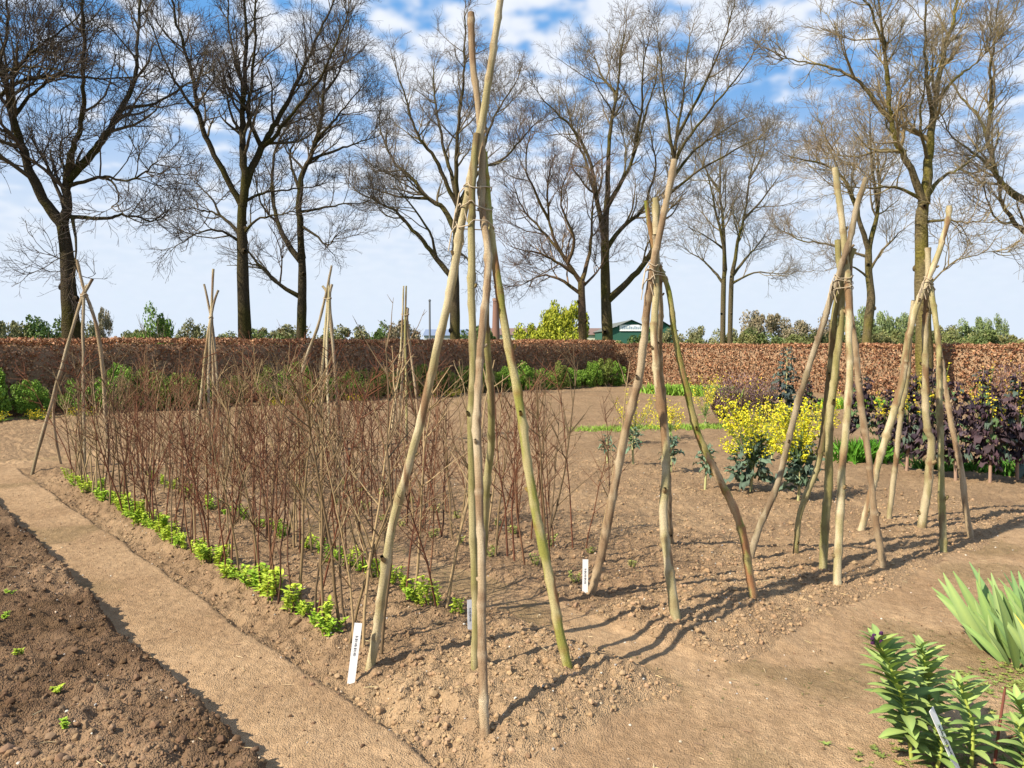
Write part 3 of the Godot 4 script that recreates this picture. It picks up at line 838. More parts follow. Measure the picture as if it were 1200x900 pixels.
# ---------- pea sticks ----------
func branchlet(mb: MB, p: Vector3, d: Vector3, len: float, r: float, depth: int, rise: float, crook: float, dens: float) -> void:
	var segs := 6 if depth >= 2 else (4 if depth == 1 else 3)
	var pts := PackedVector3Array([p])
	var rr := PackedFloat32Array([r])
	var q := p
	var dd := d.normalized()
	for i in segs:
		dd = (dd + rv() * crook + Vector3(0, rise, 0)).normalized()
		q += dd * len / segs
		pts.append(q)
		rr.append(maxf(r * (1.0 - 0.75 * float(i + 1) / segs), 0.0009))
	mb.tube(pts, rr, 5 if depth >= 2 else 3)
	if depth <= 0: return
	var kids := int(len * dens + rng.randf())
	for k in kids:
		var t := rng.randf_range(0.3 if depth >= 2 else 0.15, 0.97) * segs
		var i := mini(int(t), segs - 1)
		var bp := pts[i].lerp(pts[i + 1], t - i)
		var bd := (pts[i + 1] - pts[i]).normalized()
		var side := bd.cross(rv()).normalized()
		branchlet(mb, bp, bd * 0.75 + side * rng.randf_range(0.5, 0.95), len * rng.randf_range(0.17, 0.36) * (1.15 - t / segs * 0.5), r * 0.5, depth - 1, rise, crook, dens * 1.15)

var stick_kinds := []
func make_sticks() -> void:
	rng.seed = 77
	for k in 16:
		var mb := MB.new()
		var birch := k < 8
		mb.col = vary([Color(0.135, 0.058, 0.036), Color(0.16, 0.083, 0.05), Color(0.1, 0.052, 0.036)][k % 3] if birch else [Color(0.18, 0.125, 0.073), Color(0.13, 0.095, 0.06), Color(0.3, 0.22, 0.125)][k % 3], 0.08)
		var len := rng.randf_range(1.25, 1.7)
		branchlet(mb, Vector3(0, -0.08, 0), Vector3(rng.randf_range(-0.06, 0.06), 1, rng.randf_range(-0.06, 0.06)), len, rng.randf_range(0.0075, 0.0125) if not birch else rng.randf_range(0.006, 0.0095), 2, 0.05, 0.13, 8.5 if birch else 6.0)
		stick_kinds.append(mb.mesh())

func stick_row(b: float, a0: float, a1: float, step: float, pick: Callable, label: String, group: String) -> void:
	var a := a0
	while a < a1:
		var aa := a + rng.randf_range(-0.05, 0.05)
		var bb := b + rng.randf_range(-0.07, 0.07)
		var m: Mesh = stick_kinds[pick.call(aa)]
		var s := rng.randf_range(0.82, 1.06)
		var tilt := 0.13 if rng.randf() < 0.85 else 0.28
		var lean := Vector3(rng.randf_range(-tilt, tilt), 1, rng.randf_range(-tilt, tilt)).normalized()
		var bs := Basis(Quaternion(Vector3.UP, lean)) * Basis(Vector3.UP, rng.randf() * TAU)
		var o := put(m, M.twig, "pea_stick", self, Transform3D(bs.scaled(Vector3(s, s, s)), g(aa, bb, height(aa, bb))))
		tag(o, label, "pea stick", group)
		a += step * rng.randf_range(0.6, 1.4)

# ---------- pea plants ----------
func make_pea(tall: float, leaves: int, col: Color) -> ArrayMesh:
	var mb := MB.new()
	for s in 5:
		var t := rng.randf() * TAU
		var foot := Vector3(cos(t), 0, sin(t)) * rng.randf_range(0.005, 0.05)
		var top := foot + Vector3(rng.randf_range(-0.05, 0.05), tall * rng.randf_range(0.7, 1.1), rng.randf_range(-0.05, 0.05))
		mb.col = vary(col * 0.9, 0.1)
		mb.tube([foot - Vector3(0, 0.02, 0), foot.lerp(top, 0.5) + rv() * 0.008, top], [0.0028, 0.0024, 0.0015], 4)
		for k in leaves:
			var u := (k + 0.6) / leaves
			var p := foot.lerp(top, u)
			var w := rng.randf() * TAU
			var d := Vector3(cos(w), rng.randf_range(0.1, 0.8), sin(w)).normalized()
			mb.col = vary(col, 0.22)
			mb.leaf(p, d, Vector3.UP, rng.randf_range(0.024, 0.044), rng.randf_range(0.016, 0.029), rng.randf_range(0.1, 0.7), 0.25, 3, 0.75)
			mb.leaf(p, (d * Vector3(-0.6, 1, -0.6) + rv() * 0.4).normalized(), Vector3.UP, rng.randf_range(0.02, 0.036), rng.randf_range(0.015, 0.026), 0.4, 0.25, 3, 0.75)
	return mb.mesh()

func build_peas() -> void:
	rng.seed = 40
	var kinds := []
	for k in 6: kinds.append(make_pea(rng.randf_range(0.08, 0.165), 8 + k % 3, Color(0.23, 0.37, 0.04) if k % 2 == 0 else Color(0.31, 0.41, 0.05)))
	var low := []
	for k in 3: low.append(make_pea(0.09, 4, Color(0.24, 0.27, 0.08)))
	var a := 3.75
	while a < 10.2:
		var b := 1.965 + rng.randf_range(-0.035, 0.035)
		var o := put(kinds[rng.randi() % 6], M.leaf, "pea_plant", self, Transform3D(Basis(Vector3.UP, rng.randf() * TAU).scaled(Vector3.ONE * rng.randf_range(0.6, 1.3)), g(a, b, height(a, b))))
		tag(o, "bright green young pea plant in the outer row beside the wide path", "pea plant", "pea plants in the outer row")
		a += rng.randf_range(0.055, 0.085) if a < 8 else rng.randf_range(0.09, 0.15)
		if rng.randf() < 0.1: a += rng.randf_range(0.05, 0.16)
	a = 3.55
	while a < 9.6:
		var b := 2.655 + rng.randf_range(-0.04, 0.04)
		var o := put(kinds[rng.randi() % 6], M.leaf, "pea_plant", self, Transform3D(Basis(Vector3.UP, rng.randf() * TAU).scaled(Vector3.ONE * rng.randf_range(0.65, 1.1)), g(a, b, height(a, b))))
		tag(o, "green young pea plant in the inner row beside the narrow path", "pea plant", "pea plants in the inner row")
		a += rng.randf_range(0.1, 0.2)
		if a > 5.6: a += rng.randf_range(0.0, 0.3)
	a = 3.5
	while a < 8.0:
		for b in [3.62, 4.2]:
			var bb: float = b + rng.randf_range(-0.05, 0.05)
			var o := put(low[rng.randi() % 3], M.leaf, "pea_plant", self, Transform3D(Basis(Vector3.UP, rng.randf() * TAU).scaled(Vector3.ONE * rng.randf_range(0.6, 1.0)), g(a, bb, height(a, bb))))
			tag(o, "small yellowish sprout among the sticks of the second bed", "pea plant", "sprouts in the second bed")
		a += rng.randf_range(0.25, 0.5)
	# seedlings in the dark bed
	for sp in [[7.4, 0.62], [6.6, 0.66], [5.95, 0.63], [5.35, 0.7], [4.85, 0.62], [4.3, 0.6], [3.75, 0.66], [3.3, 0.6], [6.9, 0.0], [5.9, -0.05], [5.1, 0.05], [4.3, -0.02], [3.6, 0.0], [3.15, -0.02], [2.75, 0.55], [2.65, 0.12], [8.2, 0.6], [4.6, -0.6]]:
		var o := put(low[rng.randi() % 3] if rng.randf() < 0.5 else kinds[rng.randi() % 6], M.leaf, "seedling", self, Transform3D(Basis(Vector3.UP, rng.randf() * TAU).scaled(Vector3(0.42, 0.25, 0.42)), g(sp[0], sp[1], height(sp[0], sp[1]))))
		tag(o, "tiny green seedling in the dark rough bed", "seedling", "seedlings in the dark bed")

# ---------- plant labels ----------
func plant_label(at: Vector3, top: Vector3, w: float, face: Vector3, label: String) -> void:
	var t := base("plant_label", at, label, "plant label")
	var up := (top - at).normalized()
	var len := (top - at).length()
	var side := up.cross(face).normalized()
	var nn := side.cross(up).normalized()
	t.basis = Basis(side, up, nn)
	var mb := MB.new()
	mb.col = Color(0.72, 0.73, 0.75)
	mb.box(Vector3(-w / 2, -0.08, -0.0012), Vector3(w / 2, len, 0.0012))
	put(mb.mesh(), M.label, "strip", t)
	var tx := MB.new()
	tx.col = Color(0.1, 0.1, 0.11)
	var y := len * 0.36
	var k := 0
	while y < len * 0.76:
		var h := 0.003 + 0.002 * ((k * 7) % 3)
		tx.quad(Vector3(w * 0.02 * ((k * 5) % 3 - 1), y, 0.0018), Vector3(w * (0.13 + 0.05 * ((k * 3) % 2)), 0, 0), Vector3(0, h * 0.42, 0))
		y += h + 0.0022
		k += 1
	tag(put(tx.mesh(), M.plain, "print", t), "", "", "", "stuff")

# ---------- bare trees ----------
var sprays := []
func make_sprays() -> void:
	rng.seed = 321
	for k in 4:
		var mb := MB.new()
		branch(mb, Vector3.ZERO, Vector3.UP, 1.0, 0.0105, 2)
		sprays.append(mb.mesh())

func branch(mb: MB, p: Vector3, d: Vector3, len: float, r: float, depth: int) -> void:
	var segs := 4 if depth == 2 else 3
	var pts := PackedVector3Array([p])
	var rr := PackedFloat32Array([r])
	var q := p
	var dd := d.normalized()
	for i in segs:
		dd = (dd + rv() * 0.36 + Vector3(0, 0.1, 0)).normalized()
		q += dd * len / segs
		pts.append(q)
		rr.append(maxf(r * (1.0 - 0.5 * float(i + 1) / segs), 0.006))
	mb.tube(pts, rr, 3)
	if depth == 0: return
	for k in (5 if depth == 2 else int(rng.randf() < 0.6)):
		var t := rng.randf_range(0.15, 1.0) * segs
		var i := mini(int(t), segs - 1)
		var bd := (pts[i + 1] - pts[i]).normalized()
		var side := bd.cross(rv()).normalized()
		branch(mb, pts[i].lerp(pts[i + 1], t - i), bd * 0.8 + side * rng.randf_range(0.5, 0.95), len * rng.randf_range(0.3, 0.58), maxf(rr[i] * 0.75, 0.0068), depth - 1)

# boughs are built; their outermost twigs are gathered into place lists
func sprout(mb: MB, p: Vector3, d: Vector3, len: float, r: float, depth: int, dens: float, col: Color, tips: Array) -> void:
	if depth <= 1:
		var s := len * 1.7
		var q := Quaternion(Vector3.UP, d.normalized()) if d.normalized().y > -0.99 else Quaternion(Vector3.RIGHT, PI)
		tips.append([Transform3D((Basis(q) * Basis(Vector3.UP, rng.randf() * TAU)).scaled(Vector3.ONE * s), p), vary(Color(col.r * 0.85, col.g * 0.88, col.b * 1.12), 0.2)])
		return
	var segs := 5
	var pts := PackedVector3Array([p])
	var rr := PackedFloat32Array([r])
	var q := p
	var dd := d.normalized()
	for i in segs:
		dd = (dd + rv() * 0.3 + Vector3(0, 0.16, 0)).normalized()
		q += dd * len / segs
		pts.append(q)
		rr.append(maxf(lerpf(r, r * 0.3, float(i + 1) / segs), 0.0065))
	mb.col = col
	mb.tube(pts, rr, 5 if depth == 3 else 4)
	var kids := int(len * dens + rng.randf()) + 1
	for k in kids:
		var t := rng.randf_range(0.15, 1.0) * segs
		var i := mini(int(t), segs - 1)
		var bp := pts[i].lerp(pts[i + 1], t - i)
		var bd := (pts[i + 1] - pts[i]).normalized()
		var side := bd.cross(rv()).normalized()
		sprout(mb, bp, bd * 0.8 + side * rng.randf_range(0.5, 0.95), len * rng.randf_range(0.36, 0.56) * (1.2 - t / segs * 0.45), maxf(rr[i] * 0.55, 0.009), depth - 1, dens * 1.35, col, tips)

func build_tree(key: String, called: String, label: String, bark: Color, dens: float, reach: float) -> void:
	rng.seed = key.hash() % 100000
	var d: Array = TREE_LIMBS[key]
	var t := base(called, Vector3(d[0], -0.14, d[1]), label, "tree", "bare trees behind the hedges")
	var crown := MB.new()
	var tips := []
	var limbs: Array = d[2]
	var axes := PackedVector3Array()
	var stems := 2 if key == "G" else 1
	for li in limbs.size():
		var L: Array = limbs[li]
		var r0: float = L[0]
		var r1: float = L[1]
		var fl: Array = L[3]
		var p := PackedVector3Array()
		var run := 0.0
		var z0 := 0.0
		var nearest := 1e9
		var root := Vector3.ZERO
		if li >= stems:
			for q in axes:
				var dq := Vector2(q.x - fl[0], q.y - fl[1]).length_squared()
				if dq < nearest:
					nearest = dq
					z0 = q.z
					root = q
		for i in range(0, fl.size(), 2):
			if i > 0: run += Vector2(fl[i] - fl[i - 2], fl[i + 1] - fl[i - 1]).length()
			p.append(Vector3(fl[i], fl[i + 1], z0 + L[2] * run * 0.8))
		if li < stems: p[0].y = -0.15
		else: p[0] = root
		# a limb leaves from the bark, not from the axis plane: pull its start to the trunk line
		p = smooth_line(p, 4)
		var k := p.size()
		var rr := PackedFloat32Array()
		var total := 0.0
		for i in k:
			if i > 0: total += p[i].distance_to(p[i - 1])
			var u := float(i) / (k - 1)
			rr.append(lerpf(r0, r1 * 0.6, pow(u, 0.65)) * (1.0 if li < stems else 0.85) * (1.0 + nz.get_noise_2d(total * 9, li * 40 + key.hash() % 50) * 0.14))
			if li >= stems and i > 0: p[i] += rv() * 0.03 * minf(1.0, total)
		axes.append_array(p)
		if li < stems:
			rr[0] *= 1.35
			rr[1] *= 1.12
		var mb := MB.new()
		mb.col = bark
		mb.tube(p, rr, 12 if li < stems else 7, true)
		for i in mb.v.size():
			var q := mb.v[i]
			var n1 := nz.get_noise_3d(q.x * 14, q.y * 7, q.z * 14 + li * 30)
			mb.c[i] = bark.lerp(Color(bark.r * 0.95, bark.g * 1.05, bark.b * 0.5), clampf(0.3 + n1 * 2.0, 0, 1))
		if li < stems:
			var tr := put(mb.mesh(), M.bark, "trunk", t)
			# burrs and old cuts
			for e in 4:
				var i := 2 + rng.randi() % (k - 3)
				var w := rng.randf() * TAU
				var bm := MB.new()
				bm.col = bark * 0.9
				var o := p[i] + Vector3(cos(w), 0, sin(w)) * rr[i] * 0.75
				var out := Vector3(cos(w), 0.25, sin(w))
				bm.tube([o, o + out * rr[i] * 0.35, o + out * rr[i] * 0.5], [rr[i] * 0.6, rr[i] * 0.5, rr[i] * 0.22], 9, true)
				put(bm.mesh(), M.bark, "burr", tr)
		else:
			put(mb.mesh(), M.bark, "limb", t)
			# side branches
			var kids := int(total * dens * 0.85 + 2)
			for c in kids:
				var u := pow(rng.randf_range(0.05, 1.0), 0.55) * (k - 1)
				var i := mini(int(u), k - 2)
				var bp := p[i].lerp(p[i + 1], u - i)
				var bd := (p[i + 1] - p[i]).normalized()
				var side := bd.cross(rv()).normalized()
				var len := reach * rng.randf_range(0.55, 1.15) * (1.35 - 0.85 * u / k)
				sprout(crown, bp, bd * 0.7 + side * rng.randf_range(0.6, 1.1), len, clampf(rr[i] * 0.55, 0.016, 0.06), 3, dens, vary(bark, 0.12), tips)
			for e in 2: sprout(crown, p[k - 1], (p[k - 1] - p[k - 3]).normalized() + rv() * 0.35, reach * 0.5, rr[k - 1] * 0.8, 2, dens * 2.0, bark, tips)
	tag(put(crown.mesh(), M.twig, "crown", t), "", "", "", "stuff")
	for s in 4:
		var xf := []
		var cl := []
		for i in range(s, tips.size(), 4):
			xf.append(tips[i][0])
			cl.append(tips[i][1])
		scatter("twigs", "", sprays[s], M.twig, xf, cl, t)

# ---------- hedges ----------
func build_hedge(from: Vector3, to: Vector3, high: float, thick: float, per_m2: float, label: String, shades: Array) -> void:
	rng.seed = int(high * 1000)
	var d := (to - from)
	var len := d.length()
	d = d.normalized()
	var o := base("beech_hedge", from, label, "hedge")
	o.basis = Basis(d, Vector3.UP, d.cross(Vector3.UP))
	# twiggy heart
	var core := MB.new()
	core.col = Color(0.25, 0.17, 0.11)
	var nx := int(len / 0.25)
	var prof := [Vector2(-0.36, -0.1), Vector2(-0.4, 0.5), Vector2(-0.4, 0.88), Vector2(-0.3, 0.945), Vector2(0.3, 0.945), Vector2(0.4, 0.88), Vector2(0.4, 0.5), Vector2(0.36, -0.1)]
	for i in nx + 1:
		for q in prof:
			var x := len * i / nx
			var w := 1.0 + nz.get_noise_2d(x * 25, q.y * 40 + q.x * 20) * 0.12
			core.v.append(Vector3(x, q.y * high * (1.0 + (nz.get_noise_2d(x * 14, 7) * 0.03 + nz.get_noise_2d(x * 60, 19) * 0.012)), q.x * thick * w))
			core.n.append(Vector3(0, clampf((q.y - 0.7) * 3, 0, 1), signf(q.x)).normalized())
			core.c.append(core.col)
	for i in nx:
		for j in 7:
			var s := i * 8 + j
			core.ix.append_array([s, s + 8, s + 1, s + 1, s + 8, s + 9])
	for e in [0, nx]:
		var s: int = e * 8
		for j in range(1, 7): core.ix.append_array([s, s + j, s + j + 1])
	put(core.mesh(), M.twig, "branches", o)
	var leaf := MB.new()
	leaf.leaf(Vector3(0, 0, 0), Vector3(1, 0, 0), Vector3.UP, 1.0, 0.62, 0.6, 0.35, 3, 0.8)
	var lm := leaf.mesh()
	var xfs := []
	var cols := []
	var total := int((len * high * 2 + len * thick) * per_m2)
	for i in total:
		var x := rng.randf() * len
		var where := rng.randf() * (high * 2 + thick * 1.3)
		var p: Vector3
		var dep := pow(rng.randf(), 1.6) * 0.13 - 0.05
		var top := high * (1.0 + (nz.get_noise_2d(x * 14, 7) * 0.03 + nz.get_noise_2d(x * 60, 19) * 0.012))
		if where < high: p = Vector3(x, rng.randf() * top, thick * 0.47 - dep + nz.get_noise_2d(x * 25, where * 20) * 0.05)
		elif where < high * 2: p = Vector3(x, rng.randf() * top, -thick * 0.47 + dep)
		else: p = Vector3(x, top - dep * 0.6, rng.randf_range(-0.48, 0.48) * thick)
		if rng.randf() < 0.02: p.x = 0.0 - dep if rng.randf() < 0.5 else len + dep
		var s := rng.randf_range(0.034, 0.085)
		var bs := Basis(Quaternion(rng.randfn(), rng.randfn(), rng.randfn(), rng.randfn()).normalized())
		xfs.append(Transform3D(bs.scaled(Vector3.ONE * s), p))
		var tone := clampf(0.5 + nz2.get_noise_3d(p.x * 9, p.y * 16, p.z * 9) * 1.5, 0, 1)
		cols.append(vary(shades[int(tone * 1.6 + rng.randf() * 2.4) % shades.size()], 0.3))
	scatter("leaves", "", lm, M.dry_leaf, xfs, cols, o)
	var sh := MB.new()
	for i in int(len * 26):
		var x := rng.randf() * len
		var top := rng.randf() < 0.55
		var p := Vector3(x, high * 0.97, rng.randf_range(-0.4, 0.4) * thick) if top else Vector3(x, rng.randf() * high, thick * 0.42)
		var sd := Vector3(rng.randf_range(-0.5, 0.5), 1.0 if top else 0.5, rng.randf_range(-0.3, 0.3) if top else 0.8).normalized()
		sh.col = vary(Color(0.2, 0.12, 0.075), 0.3)
		var l := rng.randf_range(0.08, 0.19)
		sh.tube([p, p + sd * l * 0.5 + rv() * 0.01, p + sd * l + rv() * 0.03], [0.005, 0.004, 0.002], 3)
	tag(put(sh.mesh(), M.twig, "shoots", o), "", "", "", "stuff")

# ---------- leafy shrubs and far trees ----------
var clumps := []
func make_clumps() -> void:
	rng.seed = 5
	for k in 6:
		var mb := MB.new()
		# several lobes of leaf faces through a unit crown
		var lobes := []
		for l in 24: lobes.append([rv() * pow(rng.randf(), 0.35) * Vector3(0.75, 0.48, 0.75) + Vector3(0, 0.52, 0), rng.randf_range(0.1, 0.3)])
		for l in lobes:
			for f in 270:
				var p: Vector3 = l[0] + rv() * l[1] * pow(rng.randf(), 0.4)
				if p.y < 0.02: continue
				mb.col = vary(Color.WHITE * 0.85, 0.35)
				var e := rv()
				var h := e.cross(rv()).normalized()
				var s := rng.randf_range(0.013, 0.032)
				mb.quad(p, e * s, h * s * 0.7)
		clumps.append(mb.mesh())

func bush(called: String, label: String, category: String, at: Vector3, w: float, h: float, col: Color, group: String, k: int, stem := 0.0, bare := 0.0) -> void:
	var o := base(called, at, label, category, group, k * 1.3)
	var m: StandardMaterial3D = tint_material(col)
	var c := put(clumps[k % 6], m, "crown", o, Transform3D(Basis.from_scale(Vector3(w, h - stem, w)), Vector3(0, stem, 0)))
	tag(c, "", "", "", "stuff")
	var mb := MB.new()
	mb.col = Color(0.12, 0.09, 0.06)
	rng.seed = k + 900
	var r := maxf(0.02, w * 0.035)
	mb.tube([Vector3(0, -0.2, 0), Vector3(0.02, h * 0.3, 0), Vector3(-0.02, h * 0.62, 0.01)], [r * 1.3, r, r * 0.5], 7)
	for i in 9:
		var p := Vector3(0, h * rng.randf_range(0.08, 0.55), 0)
		var e := p + Vector3(rng.randf_range(-0.75, 0.75) * w, h * rng.randf_range(0.2, 0.42), rng.randf_range(-0.75, 0.75) * w)
		mb.tube([p, p.lerp(e, 0.5) + Vector3(0, -0.04 * h, 0), e], [r * 0.5, r * 0.35, r * 0.12], 4)
	put(mb.mesh(), M.twig, "trunk", o)
	if bare > 0.0:
		var tw := MB.new()
		tw.col = Color(0.2, 0.17, 0.12)
		for i in 26:
			branchlet(tw, Vector3(rng.randf_range(-0.4, 0.4) * w, h * rng.randf_range(0.3, 0.6), rng.randf_range(-0.4, 0.4) * w), Vector3(rng.randf_range(-0.5, 0.5), 1, rng.randf_range(-0.5, 0.5)), h * 0.42, bare, 1, 0.05, 0.15, 5.0 / h)
		tag(put(tw.mesh(), M.twig, "twigs", o), "", "", "", "stuff")

var tints := {}
func tint_material(col: Color) -> StandardMaterial3D:
	if not tints.has(col):
		var m := material(0.6, null, null, 1, 0, Color(0.4, 0.4, 0.3), 0.3)
		m.albedo_color = col.linear_to_srgb()
		tints[col] = m
	return tints[col]

# ---------- crops ----------
var kale_leaf := {}
func leaf_meshes(key: String, L: float, W: float, wave: float, col: Color, blunt := 0.75) -> Array:
	if not kale_leaf.has(key):
		var out := []
		for k in 4:
			var mb := MB.new()
			mb.col = vary(col, 0.28)
			mb.frill(L * rng.randf_range(0.8, 1.15), W * rng.randf_range(0.8, 1.15), rng.randf_range(0.1, 0.6), wave, rng.randi() % 500, nz, blunt)
			out.append(mb.mesh())
		kale_leaf[key] = out
	return kale_leaf[key]

func flower_mesh(h: float, w: float, low: float, stalks: int, per: int, col: Color) -> ArrayMesh:
	var mb := MB.new()
	for s in stalks:
		var t := rng.randf() * TAU
		var p0 := Vector3(0, h * low * rng.randf_range(0.7, 1.0), 0)
		var p1 := Vector3(cos(t) * w * sqrt(rng.randf()), h * rng.randf_range(low + 0.12, 1.0), sin(t) * w * sqrt(rng.randf()))
		mb.col = Color(0.16, 0.24, 0.07)
		mb.tube([p0, p0.lerp(p1, 0.55) + rv() * 0.02, p1], [0.004, 0.003, 0.002], 4)
		for f in per:
			var u := rng.randf_range(0.55, 1.05)
			var p := p0.lerp(p1, u) + rv() * w * 0.11
			mb.col = vary(col, 0.2)
			var e := rv()
			var s2 := rng.randf_range(0.005, 0.01)
			mb.quad(p, e * s2, e.cross(rv()).normalized() * s2)
			mb.quad(p, e.cross(Vector3.UP).normalized() * s2, (e + Vector3.UP).normalized() * s2 * 0.8)
	return mb.mesh()

func build_crops() -> void:
	rng.seed = 301
	var words := {
		"flowering": ["kale_plant", "blue-green kale in full yellow flower on a pale stem", "kale", "flowering kale"],
		"small": ["kale_plant", "small bare-stemmed kale with a tuft of grey-green leaves", "kale", "small stripped kale plants"],
		"sparse": ["flowering_brassica", "loose thin-stalked yellow flowers without a leafy base", "flowers", "loose yellow flowering plants"],
		"purple": ["purple_kale", "tall purple-grey kale with big crinkled leaves and bare stalk", "kale", "purple kale by the hedge"],
		"dark": ["dark_kale", "dark blue-green kale with a tall leafy spire before the hedge", "kale", "dark spired kale"],
		"brush": ["purple_shrub", "purplish-brown fine-leaved bushy plant before the beech hedge", "shrub", "purplish bushy plants"]}
	for c in CROPS:
		var kind: String = c[0]
		var at := Vector3(c[1], 0, c[2])
		var a := at.dot(AX)
		var b := at.dot(BX)
		at.y = height(a, b)
		var h: float = c[3]
		var w: float = c[4]
		var ws: Array = words[kind]
		var o := base(ws[0], at, ws[1], ws[2], ws[3], rng.randf() * TAU)
		var L := 0.1
		var n := 0
		var lo := 0.2
		var hi := 0.6
		var meshes := []
		var stem := Color(0.36, 0.36, 0.17)
		match kind:
			"flowering":
				n = 64; L = 0.14; lo = 0.12; hi = 0.62
				meshes = leaf_meshes("k1", 0.15, 0.075, 1.0, Color(0.11, 0.165, 0.115))
			"small":
				n = 26; L = 0.09; lo = 0.38; hi = 0.98
				meshes = leaf_meshes("k2", 0.12, 0.06, 1.0, Color(0.12, 0.18, 0.125))
			"purple":
				n = 76; L = 0.2; lo = 0.17; hi = 0.95; stem = Color(0.3, 0.2, 0.15)
				meshes = leaf_meshes("k3", 0.12, 0.1, 1.4, Color(0.07, 0.046, 0.06)) + leaf_meshes("k3b", 0.13, 0.1, 1.3, Color(0.075, 0.095, 0.08)) + leaf_meshes("k3c", 0.1, 0.08, 1.4, Color(0.1, 0.075, 0.09)) + leaf_meshes("k3d", 0.11, 0.09, 1.2, Color(0.09, 0.14, 0.06))
			"dark":
				n = 64; L = 0.22; lo = 0.06; hi = 1.0
				meshes = leaf_meshes("k4", 0.26, 0.14, 1.0, Color(0.075, 0.105, 0.1))
			"brush":
				n = 0
			_:
				n = 8; L = 0.07; lo = 0.05; hi = 0.35
				meshes = leaf_meshes("k5", 0.09, 0.045, 0.8, Color(0.14, 0.22, 0.07))
		var mb := MB.new()
		mb.col = stem
		var r := 0.013 if kind != "purple" else 0.017
		var top := Vector3(rng.randf_range(-0.04, 0.04), h * (hi if n > 0 else 0.5), rng.randf_range(-0.04, 0.04))
		mb.tube([Vector3(0, -0.05, 0), top * 0.5 + rv() * 0.012, top], [r * 1.1, r, r * 0.3], 7)
		put(mb.mesh(), M.plain, "stem", o)
		for i in n:
			var u := lerpf(lo, hi, (i + rng.randf()) / n)
			var t := i * 2.4 + rng.randf_range(-0.4, 0.4)
			var p := top * (u / hi)
			var spread := w / (L + 0.02)
			var taper := 1.0 - 0.55 * pow((u - lo) / (hi - lo), 2.0)
			if kind == "dark": taper = 1.1 - 0.85 * (u - lo) / (hi - lo)
			var s := rng.randf_range(0.75, 1.15) * taper
			var out := Vector3(cos(t), 0, sin(t))
			# short stalk puts the blade away from the stem
			p += out * rng.randf_range(0.0, 0.5) * w * taper
			var bs := Basis.looking_at(-(out + Vector3(0, rng.randf_range(-0.3, 1.0), 0)).normalized(), Vector3.UP)
			put(meshes[rng.randi() % meshes.size() if rng.randf() < 0.5 else rng.randi() % 4], M.leaf, "leaf", o, Transform3D(bs * Basis.from_scale(Vector3.ONE * s * clampf(spread, 0.8, 1.25)), p))
		if kind == "flowering": tag(put(flower_mesh(h, w * 1.3, 0.36, 54, 34, Color(0.6, 0.56, 0.035)), M.petal, "flowers", o), "", "", "", "stuff")
		if kind == "sparse": tag(put(flower_mesh(h, w, 0.25, 26, 24, Color(0.66, 0.58, 0.06)), M.petal, "flowers", o), "", "", "", "stuff")
		if kind == "purple" and rng.randf() < 0.55: tag(put(flower_mesh(h * 1.02, w * 0.9, 0.5, 9, 16, Color(0.6, 0.5, 0.04)), M.petal, "flowers", o), "", "", "", "stuff")
		if kind == "brush":
			var tw := MB.new()
			for i in 46:
				var t := rng.randf() * TAU
				var p1 := Vector3(cos(t) * w * sqrt(rng.randf()), h * rng.randf_range(0.55, 1.0), sin(t) * w * sqrt(rng.randf()))
				tw.col = Color(0.14, 0.085, 0.08)
				tw.tube([Vector3(cos(t), 0, sin(t)) * 0.03, p1 * 0.5 + rv() * 0.03, p1], [0.006, 0.004, 0.002], 4)
				for f in 60:
					var q := (p1 * rng.randf_range(0.25, 1.02)) + rv() * w * 0.16
					tw.col = vary(Color(0.15, 0.1, 0.115) if rng.randf() < 0.9 else Color(0.5, 0.42, 0.04), 0.3)
					tw.leaf(q, rv(), Vector3.UP, rng.randf_range(0.03, 0.07), 0.022, 0.5, 0.2, 2)
			tag(put(tw.mesh(), M.leaf, "foliage", o), "", "", "", "stuff")
	# low grass strip between the soil and the flowering plants, and a bright tuft by the kale
	var bl := MB.new()
	bl.leaf(Vector3.ZERO, Vector3(0.1, 1, 0.05), Vector3(0, 0, 1), 1.0, 0.09, 0.6, 0.2, 3, 0.5)
	for strip in [["grass_strip", "low bright green strip of seedlings across the open soil", Vector3(1.22, 0, -14.0), Vector3(4.1, 0, -14.6), 0.35, 2600, 0.1, Color(0.2, 0.32, 0.05)], ["grass_tuft", "tuft of tall bright grass beside the purple kale", Vector3(4.5, 0, -10.3), Vector3(4.98, 0, -10.4), 0.16, 900, 0.3, Color(0.09, 0.24, 0.025)], ["grass_tuft", "grass growing at the foot of the purple kale", Vector3(5.1, 0, -9.6), Vector3(6.6, 0, -9.3), 0.18, 900, 0.2, Color(0.08, 0.2, 0.03)], ["salad_row", "row of low light green salad before the hedge", Vector3(7.6, 0, -18.9), Vector3(9.2, 0, -19.2), 0.3, 1500, 0.26, Color(0.2, 0.36, 0.04)], ["salad_row", "row of low light green plants along the foot of the hedge", Vector3(4.4, 0, -24.5), Vector3(6.4, 0, -22.8), 0.4, 1500, 0.35, Color(0.2, 0.34, 0.05)]]:
		var xf := []
		var cl := []
		for i in strip[5]:
			var p: Vector3 = strip[2].lerp(strip[3], rng.randf()) + Vector3(rng.randfn(), 0, rng.randfn()) * strip[4] * 0.5
			var s: float = strip[6] * rng.randf_range(0.5, 1.2)
			var lean := Vector3(rng.randf_range(-0.6, 0.6), 1, rng.randf_range(-0.6, 0.6)).normalized()
			xf.append(Transform3D((Basis(Quaternion(Vector3.UP, lean)) * Basis(Vector3.UP, rng.randf() * TAU)).scaled(Vector3(s * 1.5, s, s * 1.5)), p))
			cl.append(vary(strip[7], 0.25))
		scatter(strip[0], strip[1], bl.mesh(), M.leaf, xf, cl)

